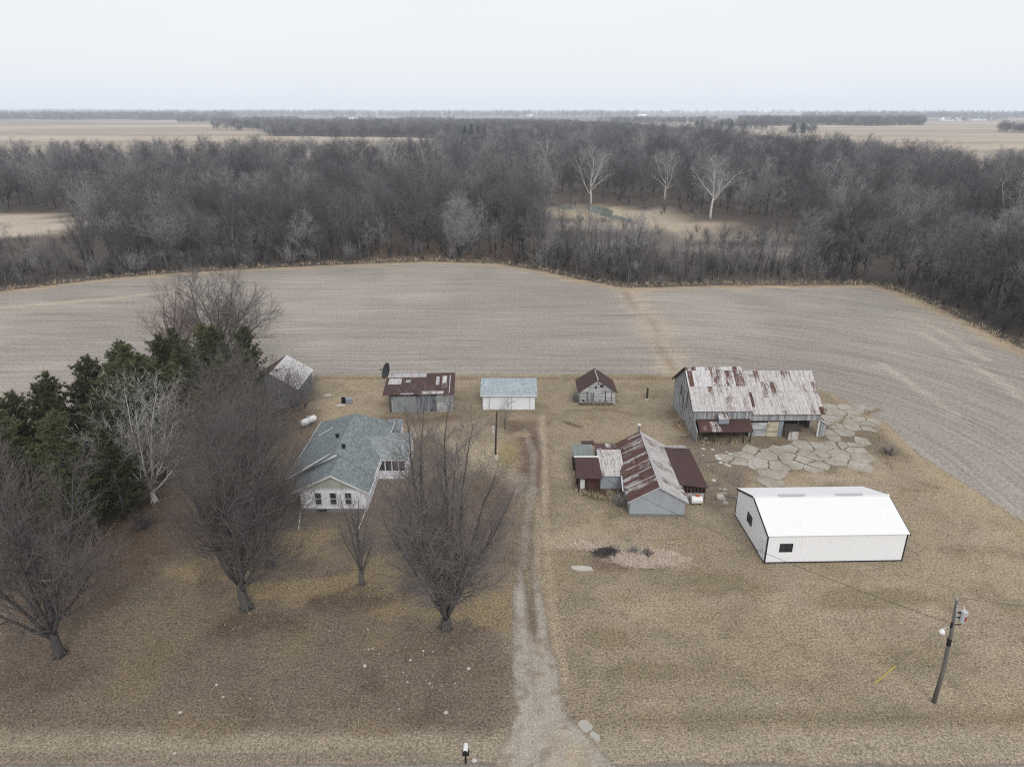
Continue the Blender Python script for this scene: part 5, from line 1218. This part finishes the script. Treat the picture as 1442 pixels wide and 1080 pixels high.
def free(x, y, d):
    i, j = int(x // 12), int(y // 12)
    for a in (-1, 0, 1):
        for b in (-1, 0, 1):
            for (u, v) in cell.get((i + a, j + b), ()):
                if (u - x) ** 2 + (v - y) ** 2 < d * d: return False
    cell.setdefault((i, j), []).append((x, y)); return True
def field_edge(x):
    return float(back_y(np.array([x]))[0]) if x < 93 else 170 - (x - 89.5) * 3.8
def in1(poly, x, y): return bool(inside(np.array([x]), np.array([y]), poly)[0])
def too_tall(px, y, v, s):               # keep the views into the clearings open, as the low scrub there does
    h = s * (14.5 if v in slim else 18 if v in big else 15 if v in broad else 5.5)
    if px < 112 and y < 303 and h > 40 - y * .150: return True
    if 768 < px < 905 and y < 330 and h > 40 - y * .131: return True
    if 905 <= px < 1070 and y < 290 and h > 40 - y * .146: return True
    return False
cand = 0
while cand < 34000:
    cand += 1
    y = 60 + 810 * rnd.random() ** .9; x = rnd.uniform(-1, 1) * (.8 * y + 25)
    fe = field_edge(x) if x < 93 else None
    if x < 93:
        if y < fe + 2.5: continue
        edge = y - fe
    else:
        ex = 93 + (170 - y) / 14 if y < 170 else -1e9
        edge = x - ex if y < 172 else 99
        if y < 172 and edge < 2.5: continue
        if y < 100: continue
    if y > np.interp(x / y, bkx, bky): continue
    if in1(LF, x, y) and rnd.random() < .985: continue
    in_creek = in1(CREEK, x, y)
    if in_creek and rnd.random() < .62: continue
    depth = y * CP + CH * SP; px = 721 + F * x / depth
    front_creek = 760 < px < 1130 and y < 262
    left_front = px < 130 and y < 262
    opening = 500 < px < 720 and edge < 20
    dmin = 2.5 if edge < 22 else (6.6 if y < 350 else 8.2)
    if opening: dmin = 6.0
    if not free(x, y, dmin): continue
    q = rnd.random()
    if in_creek: v = rnd.choice(bush) if q < .8 else rnd.choice(slim); s = rnd.uniform(.35, .8)
    elif front_creek: v = rnd.choice(slim) if q < .72 else (rnd.choice(bush) if q < .92 else rnd.choice(big)); s = rnd.uniform(.6, .95)
    elif left_front: v = rnd.choice(slim) if q < .5 else (rnd.choice(bush) if q < .75 else rnd.choice(big + broad)); s = rnd.uniform(.55, .85)
    elif edge < 18 and not opening: v = rnd.choice(slim) if q < .36 else (rnd.choice(bush) if q < .72 else rnd.choice(big)); s = rnd.uniform(.65, 1.05)
    else: v = rnd.choice(big) if q < .62 else (rnd.choice(broad) if q < .82 else (rnd.choice(slim) if q < .93 else rnd.choice(bush))); s = rnd.uniform(.62, 1.12) + (.22 if rnd.random() < .12 else 0)
    if too_tall(px, y, v, s) and not (v in slim and px > 700 and rnd.random() < .16): continue
    pts.append((x, y, v, s, px, edge))
edge_pts = [(p, q) for p, q in zip(BACK[1:-2], BACK[2:-1])]; el_ = [math.hypot(q[0] - p[0], q[1] - p[1]) for p, q in edge_pts]
for _ in range(3600):
    (ax, ay), (bx, by) = rnd.choices(edge_pts, el_)[0]; q = rnd.random(); off = rnd.uniform(2.5, 24)
    nx, ny = -(by - ay), bx - ax; l = math.hypot(nx, ny); x, y = ax + (bx - ax) * q + nx / l * off, ay + (by - ay) * q + ny / l * off
    depth = y * CP + CH * SP; px = 721 + F * x / depth
    if abs(px - 721) > 800 or y < 70 or polydist(np.array([x]), np.array([y]), BACK)[0] < 2.4: continue
    if 500 < px < 720 and rnd.random() < .75: continue
    if not free(x, y, 2.2): continue
    v = rnd.choice(bush) if rnd.random() < .6 else rnd.choice(slim)
    s = rnd.uniform(.55, 1.0)
    if too_tall(px, y, v, s): s = .5
    if too_tall(px, y, v, s): continue
    pts.append((x, y, v, s, px, off))
# white barked sycamores, each one placed
syc = [sycT for sycT in (dome_tree(301, 20, 7.6, 7, .42, .3, (.1, .9), .62, .2, 11, (2, 1.2), (1, .9), .05, (.6, 1.2), .12, .05, .6, (7, 6, 4, 3), .3), dome_tree(307, 20, 6.8, 6, .4, .35, (.1, .85), .65, .25, 11, (2, 1.1), (1, .9), .05, (.6, 1.2), .14, .05, .6, (7, 6, 4, 3), .3))]
sk = []
for k, (px, y, h, label) in enumerate(((832, 330, 24, 'white barked bare tree standing behind the creek clearing'), (1000, 285, 24, 'largest white barked tree, spreading limbs, right of the creek clearing'), (936, 350, 22, 'white barked tree between the creek clearing and the largest white tree'),
        (497, 430, 26, 'left of three pale barked trees rising in the middle of the woods'), (548, 440, 26, 'middle of three pale barked trees rising in the middle of the woods'), (600, 435, 25, 'right of three pale barked trees rising in the middle of the woods'), (1420, 222, 24, 'white barked crooked tree in the woods at the right edge'), (768, 520, 25, 'distant pale barked tree near the far middle of the woods'), (905, 600, 26, 'distant pale barked tree far behind the creek'))):
    d = y * CP + CH * SP; x = (px - 721) / F * d
    if k < 2: R_ = thing('white_tree', label, 'tree', (x, y), k * 1.3); R_.scale = (h / 20,) * 3; sk.append((R_, syc[k].finish('white_tree', PB, R_)))
    else: copy_tree(*sk[k % 2], (x, y, 0), k * 1.9, h / 20, label)
    pts = [p for p in pts if math.hypot(p[0] - x, p[1] - y) > 5 and not (abs(p[4] - px) < 16 and y - 34 < p[1] < y and p[2] in big + broad)]
pts.sort(key=lambda p: math.hypot(p[0], p[1]))
vis = [p for p in pts if abs(p[4] - 721) < 735]
near = vis[:300]; nearset = set(id(p) for p in near)
kindname = {**{v: 'tall leafless tree' for v in big}, **{v: 'slim leafless tree' for v in slim}, **{v: 'broad crowned leafless tree' for v in broad}, **{v: 'leafless thicket bush' for v in bush}}
zones = ((180, 'at the far left end of the wood edge'), (450, 'along the left part of the wood edge'), (740, 'along the middle of the wood edge behind the field'), (900, 'in front of the creek clearing, left part'), (1120, 'in front of the creek clearing, right part'), (1300, 'at the right corner of the field'), (9999, 'on the right side of the field'))
for x, y, v, s, px, e in near:
    zone = next(z for lim, z in zones if px < lim)
    lab = f'{kindname[v]} {zone}'
    R_, kids, used = protos[v]; rz = rnd.uniform(0, 6.28); s3 = (s * rnd.uniform(.92, 1.1), s * rnd.uniform(.92, 1.1), s)
    if not used: R_.location = (x, y, -.06); R_.rotation_euler = (0, 0, rz); R_.scale = s3; protos[v][2] = True; R_['label'] = lab
    else: R_ = copy_tree(R_, kids, (x, y, -.06), rz, s3, lab)
    R_['group'] = kindname[v] + 's ' + zone
    if v in bush: R_['category'] = 'shrub'; R_.name = 'thicket_bush'
rest = [p for p in pts if id(p) not in nearset]
for v, pr in enumerate(protos):            # a kind whose first tree is not among the nearest still stands in the wood
    if pr[2]: continue
    p = next(p for p in rest if p[2] == v and abs(p[4] - 721) < 700); rest.remove(p); pr[2] = True
    pr[0].location = (p[0], p[1], -.06); pr[0].scale = (p[3],) * 3
    pr[0]['label'] = kindname[v] + (' standing deep in the left half of the woodland' if p[4] < 721 else ' standing deep in the right half of the woodland'); pr[0]['group'] = kindname[v] + 's deep in the woodland'
    if v in bush: pr[0]['category'] = 'shrub'; pr[0].name = 'thicket_bush'
# far woods and tree lines as points for the same stuff objects
far = []
def scatter(poly, n, s0, s1, kinds, sq=1.0):
    xs_ = [p[0] for p in poly]; ys_ = [p[1] for p in poly]; c = 0
    while c < n:
        x, y = rnd.uniform(min(xs_), max(xs_)), rnd.uniform(min(ys_), max(ys_))
        if not in1(poly, x, y): continue
        far.append((x, y, rnd.choice(kinds), rnd.uniform(s0, s1), 0, 0)); c += 1
scatter(FARWOOD, 5200, .85, 1.15, big + broad)
def strip(px0, px1, y0, y1, n, s0=.8, s1=1.2):
    for _ in range(n):
        px = rnd.uniform(px0, px1); y = rnd.uniform(y0, y1) * (1 + .03 * math.sin(px * .05)); far.append(((px - 721) / F * (y * CP + CH * SP), y, rnd.choice(big + broad), rnd.uniform(s0, s1), 0, 0))
strip(1040, 1300, 2350, 2520, 1100, 1.1, 1.5); strip(-40, 330, 4000, 4500, 1500, 1.3, 2.2); strip(250, 420, 2900, 3300, 420, .9, 1.3); strip(860, 1000, 2700, 3000, 320)
strip(1405, 1490, 1500, 1580, 90); strip(560, 640, 3400, 3600, 160); strip(840, 1010, 3700, 4000, 260); strip(980, 1080, 1800, 1960, 130); strip(1110, 1150, 1500, 1540, 30, .7, 1.0)
strip(300, 420, 1750, 1850, 60); strip(1290, 1300, 2300, 2400, 10); strip(1330, 1420, 3500, 3800, 60); strip(470, 530, 3700, 4000, 50); strip(1130, 1442, 5200, 5600, 700, 1.5, 2.4); strip(300, 900, 6200, 7000, 900, 1.5, 2.8); strip(0, 500, 8000, 9500, 900, 2.0, 3.6); strip(500, 1442, 9000, 11000, 900, 2.0, 3.8)
for px, y, s in ((22, 700, 1.0), (36, 640, 1.1), (76, 690, .8), (86, 700, .8), (133, 720, .7), (208, 700, .9), (218, 700, 1.0), (230, 705, .95), (255, 720, .7), (1235, 640, .9), (1250, 640, .95), (1330, 520, .8), (1400, 500, 1.0), (1415, 505, 1.1), (1430, 500, 1.1), (1440, 505, 1.0)):
    far.append(((px - 721) / F * (y * CP + CH * SP), y, rnd.choice(broad + big[:1]), s, 0, 0))
def instanced(name, pl, label, cat):
    me = bpy.data.meshes.new(name); me.from_pydata([(p[0], p[1], -.06) for p in pl], [], [])
    for nm, ty, f in (('vid', 'INT', lambda p: p[2]), ('rotz', 'FLOAT', lambda p: rnd.uniform(0, 6.28)), ('scl', 'FLOAT', lambda p: p[3])):
        a = me.attributes.new(nm, ty, 'POINT'); a.data.foreach_set('value', [f(p) for p in pl])
    o = bpy.data.objects.new(name, me); col.objects.link(o); tag(o, label, cat, None, 'stuff')
    ng = bpy.data.node_groups.new(name, 'GeometryNodeTree')
    ng.interface.new_socket('Geometry', in_out='INPUT', socket_type='NodeSocketGeometry'); ng.interface.new_socket('Geometry', in_out='OUTPUT', socket_type='NodeSocketGeometry')
    t = NT(ng); gi = t.n('NodeGroupInput'); go = t.n('NodeGroupOutput'); joins = t.n('GeometryNodeJoinGeometry')
    at = lambda nm, ty: t.n('GeometryNodeInputNamedAttribute', {'Name': nm}, data_type=ty).outputs['Attribute']
    rz = t.comb(0.0, 0.0, at('rotz', 'FLOAT'))
    for i in sorted(set(p[2] for p in pl)):
        for kid in protos[i][1]:
            oi = t.n('GeometryNodeObjectInfo', transform_space='ORIGINAL'); oi.inputs['Object'].default_value = kid; oi.inputs['As Instance'].default_value = True
            cmp_ = t.n('FunctionNodeCompare', data_type='INT', operation='EQUAL'); ng.links.new(at('vid', 'INT'), cmp_.inputs[2]); cmp_.inputs[3].default_value = i
            ip = t.n('GeometryNodeInstanceOnPoints', {'Points': gi.outputs[0], 'Instance': oi.outputs['Geometry'], 'Selection': cmp_.outputs[0], 'Rotation': rz, 'Scale': at('scl', 'FLOAT')})
            ng.links.new(ip.outputs[0], joins.inputs[0])
    ng.links.new(joins.outputs[0], go.inputs[0])
    md = o.modifiers.new(name, 'NODES'); md.node_group = ng
    return o
instanced('woodland', rest, 'dense grey leafless woodland behind the field edge trees', 'woodland')
instanced('far_woodland', far, 'bluish far woods and tree lines between the distant fields', 'woodland')
print('woods', len(near), len(rest), len(far), 'unused', [i for i, p in enumerate(protos) if not p[2]])
# far evergreens, a few one can tell apart
fe = pine(400, 14, 4.2); fk = None
for k, (px, y, h, label) in enumerate(((655, 1050, 22, 'left clump evergreen in the far woods near the middle'), (664, 1060, 24, 'tallest evergreen in the far woods near the middle'), (673, 1055, 21, 'right evergreen of the left green clump in the far woods'), (682, 1070, 20, 'evergreen between the two green clumps in the far woods'), (712, 1040, 18, 'left evergreen of the right green clump in the far woods'), (722, 1045, 19, 'right evergreen of the right green clump in the far woods'),
        (981, 1800, 22, 'leftmost dark evergreen of the farmstead beyond the woods'), (988, 1820, 24, 'dark evergreen left of the pale house beyond the woods'), (1015, 1810, 24, 'dark evergreen right of the pale house beyond the woods'), (1030, 1815, 22, 'dark evergreen right of the grey roofed far building'), (1048, 1820, 21, 'rightmost dark evergreen of the farmstead beyond the woods'),
        (1117, 1450, 21, 'left evergreen of the far pair at the edge of the right field'), (1130, 1460, 21, 'right evergreen of the far pair at the edge of the right field'), (337, 1800, 22, 'lone dark evergreen far off in the left field edge'))):
    d = y * CP + CH * SP; x = (px - 721) / F * d; s3 = (h / 14 * 1.3, h / 14 * 1.3, h / 14)
    if k == 0: R_ = thing('evergreen_tree', label, 'evergreen tree', (x, y)); R_.scale = s3; fk = (R_, fe.finish('evergreen_tree', (M['bark'], M['spruce']), R_))
    else: copy_tree(*fk, (x, y, 0), k, s3, label)
# ------------------------------------------------------------------ dry grass and weeds
def tuft_mesh(name, pl, mat, label, cat):
    rnd = random.Random(len(pl)); mb = MB()
    for x, y, h, n, lean in pl:
        for _ in range(n):
            a = rnd.uniform(0, 6.28); bx, by = x + rnd.gauss(0, h * .35), y + rnd.gauss(0, h * .35); w_ = h * rnd.uniform(.07, .13)
            ca, sa = math.cos(a) * w_, math.sin(a) * w_
            b = len(mb.v); mb.v += [(bx - ca, by - sa, -.01), (bx + ca, by + sa, -.01), (bx + rnd.gauss(0, h * lean), by + rnd.gauss(0, h * lean), h * rnd.uniform(.6, 1.2))]
            mb.f.append((b, b + 1, b + 2)); mb.m.append(0)
    o = obj(name, mb, mat, uv=False); tag(o, label, cat, None, 'stuff'); return o
pl = []; rnd = random.Random(8)
for (ax, ay), (bx, by) in zip(BACK[1:-2], BACK[2:-1]):
    n = int(math.hypot(bx - ax, by - ay) * 3.2)
    for _ in range(n):
        q = rnd.random(); pl.append((ax + (bx - ax) * q + rnd.gauss(0, 1.2), ay + (by - ay) * q + 2.0 + rnd.gauss(0, 1.5), rnd.uniform(.3, .9) * (.5 + math.sin(q * 9 + ax) ** 2 * .7), 6, .5))
tuft_mesh('field_edge_grass', pl, M['dry'], 'tall dry tan grass along the edge of the woods', 'grass')
pl = []
for _ in range(1500):
    a = rnd.uniform(0, 6.28); q = rnd.random() ** .6; x, y = g(910, 787); pl.append((x + 3.4 * q * math.cos(a), y + 1.5 * q * math.sin(a), rnd.uniform(.12, .26), 5, 1.5))
for _ in range(160):
    x, y = g(826, 770); pl.append((x + rnd.gauss(0, .7), y + rnd.gauss(0, .4), rnd.uniform(.15, .35), 5, 1.2))
tuft_mesh('dead_weeds', pl, M['weeds'], 'pinkish dead weeds lying round the ash heap', 'weeds')
pl = []
def ring(px0, py0, px1, py1, n, h=.35, sp=.35):
    (ax, ay), (bx, by) = g(px0, py0), g(px1, py1)
    for _ in range(n):
        q = rnd.random(); pl.append((ax + (bx - ax) * q + rnd.gauss(0, sp), ay + (by - ay) * q - abs(rnd.gauss(0, sp)), h * rnd.uniform(.5, 1.3), 5, .6))
for a in ((958, 592, 980, 616, 140, .6), (985, 624, 1060, 621, 90), (814, 569, 868, 569, 90), (552, 583, 640, 580, 80), (680, 578, 755, 578, 60, .25), (886, 729, 965, 729, 50, .25), (440, 532, 960, 532, 700, .3, .6), (860, 690, 884, 728, 60), (1160, 600, 1240, 575, 120), (1230, 600, 1250, 655, 120), (812, 690, 870, 705, 60), (1060, 660, 1220, 665, 160, .22)): ring(*a)
for _ in range(7000):                      # scattered tufts over the lawn
    y = 34 + 72 * rnd.random() ** 1.3; x = rnd.uniform(-.8, .62) * (y + 14)
    if x > 50 or x < -48 or (abs(x - 1.5) < 3.2 and y < 62): continue
    pl.append((x, y, rnd.uniform(.10, .22), 5, .8))
tuft_mesh('yard_grass', pl, M['dry'], 'dry tan grass tufts about the yard', 'grass')
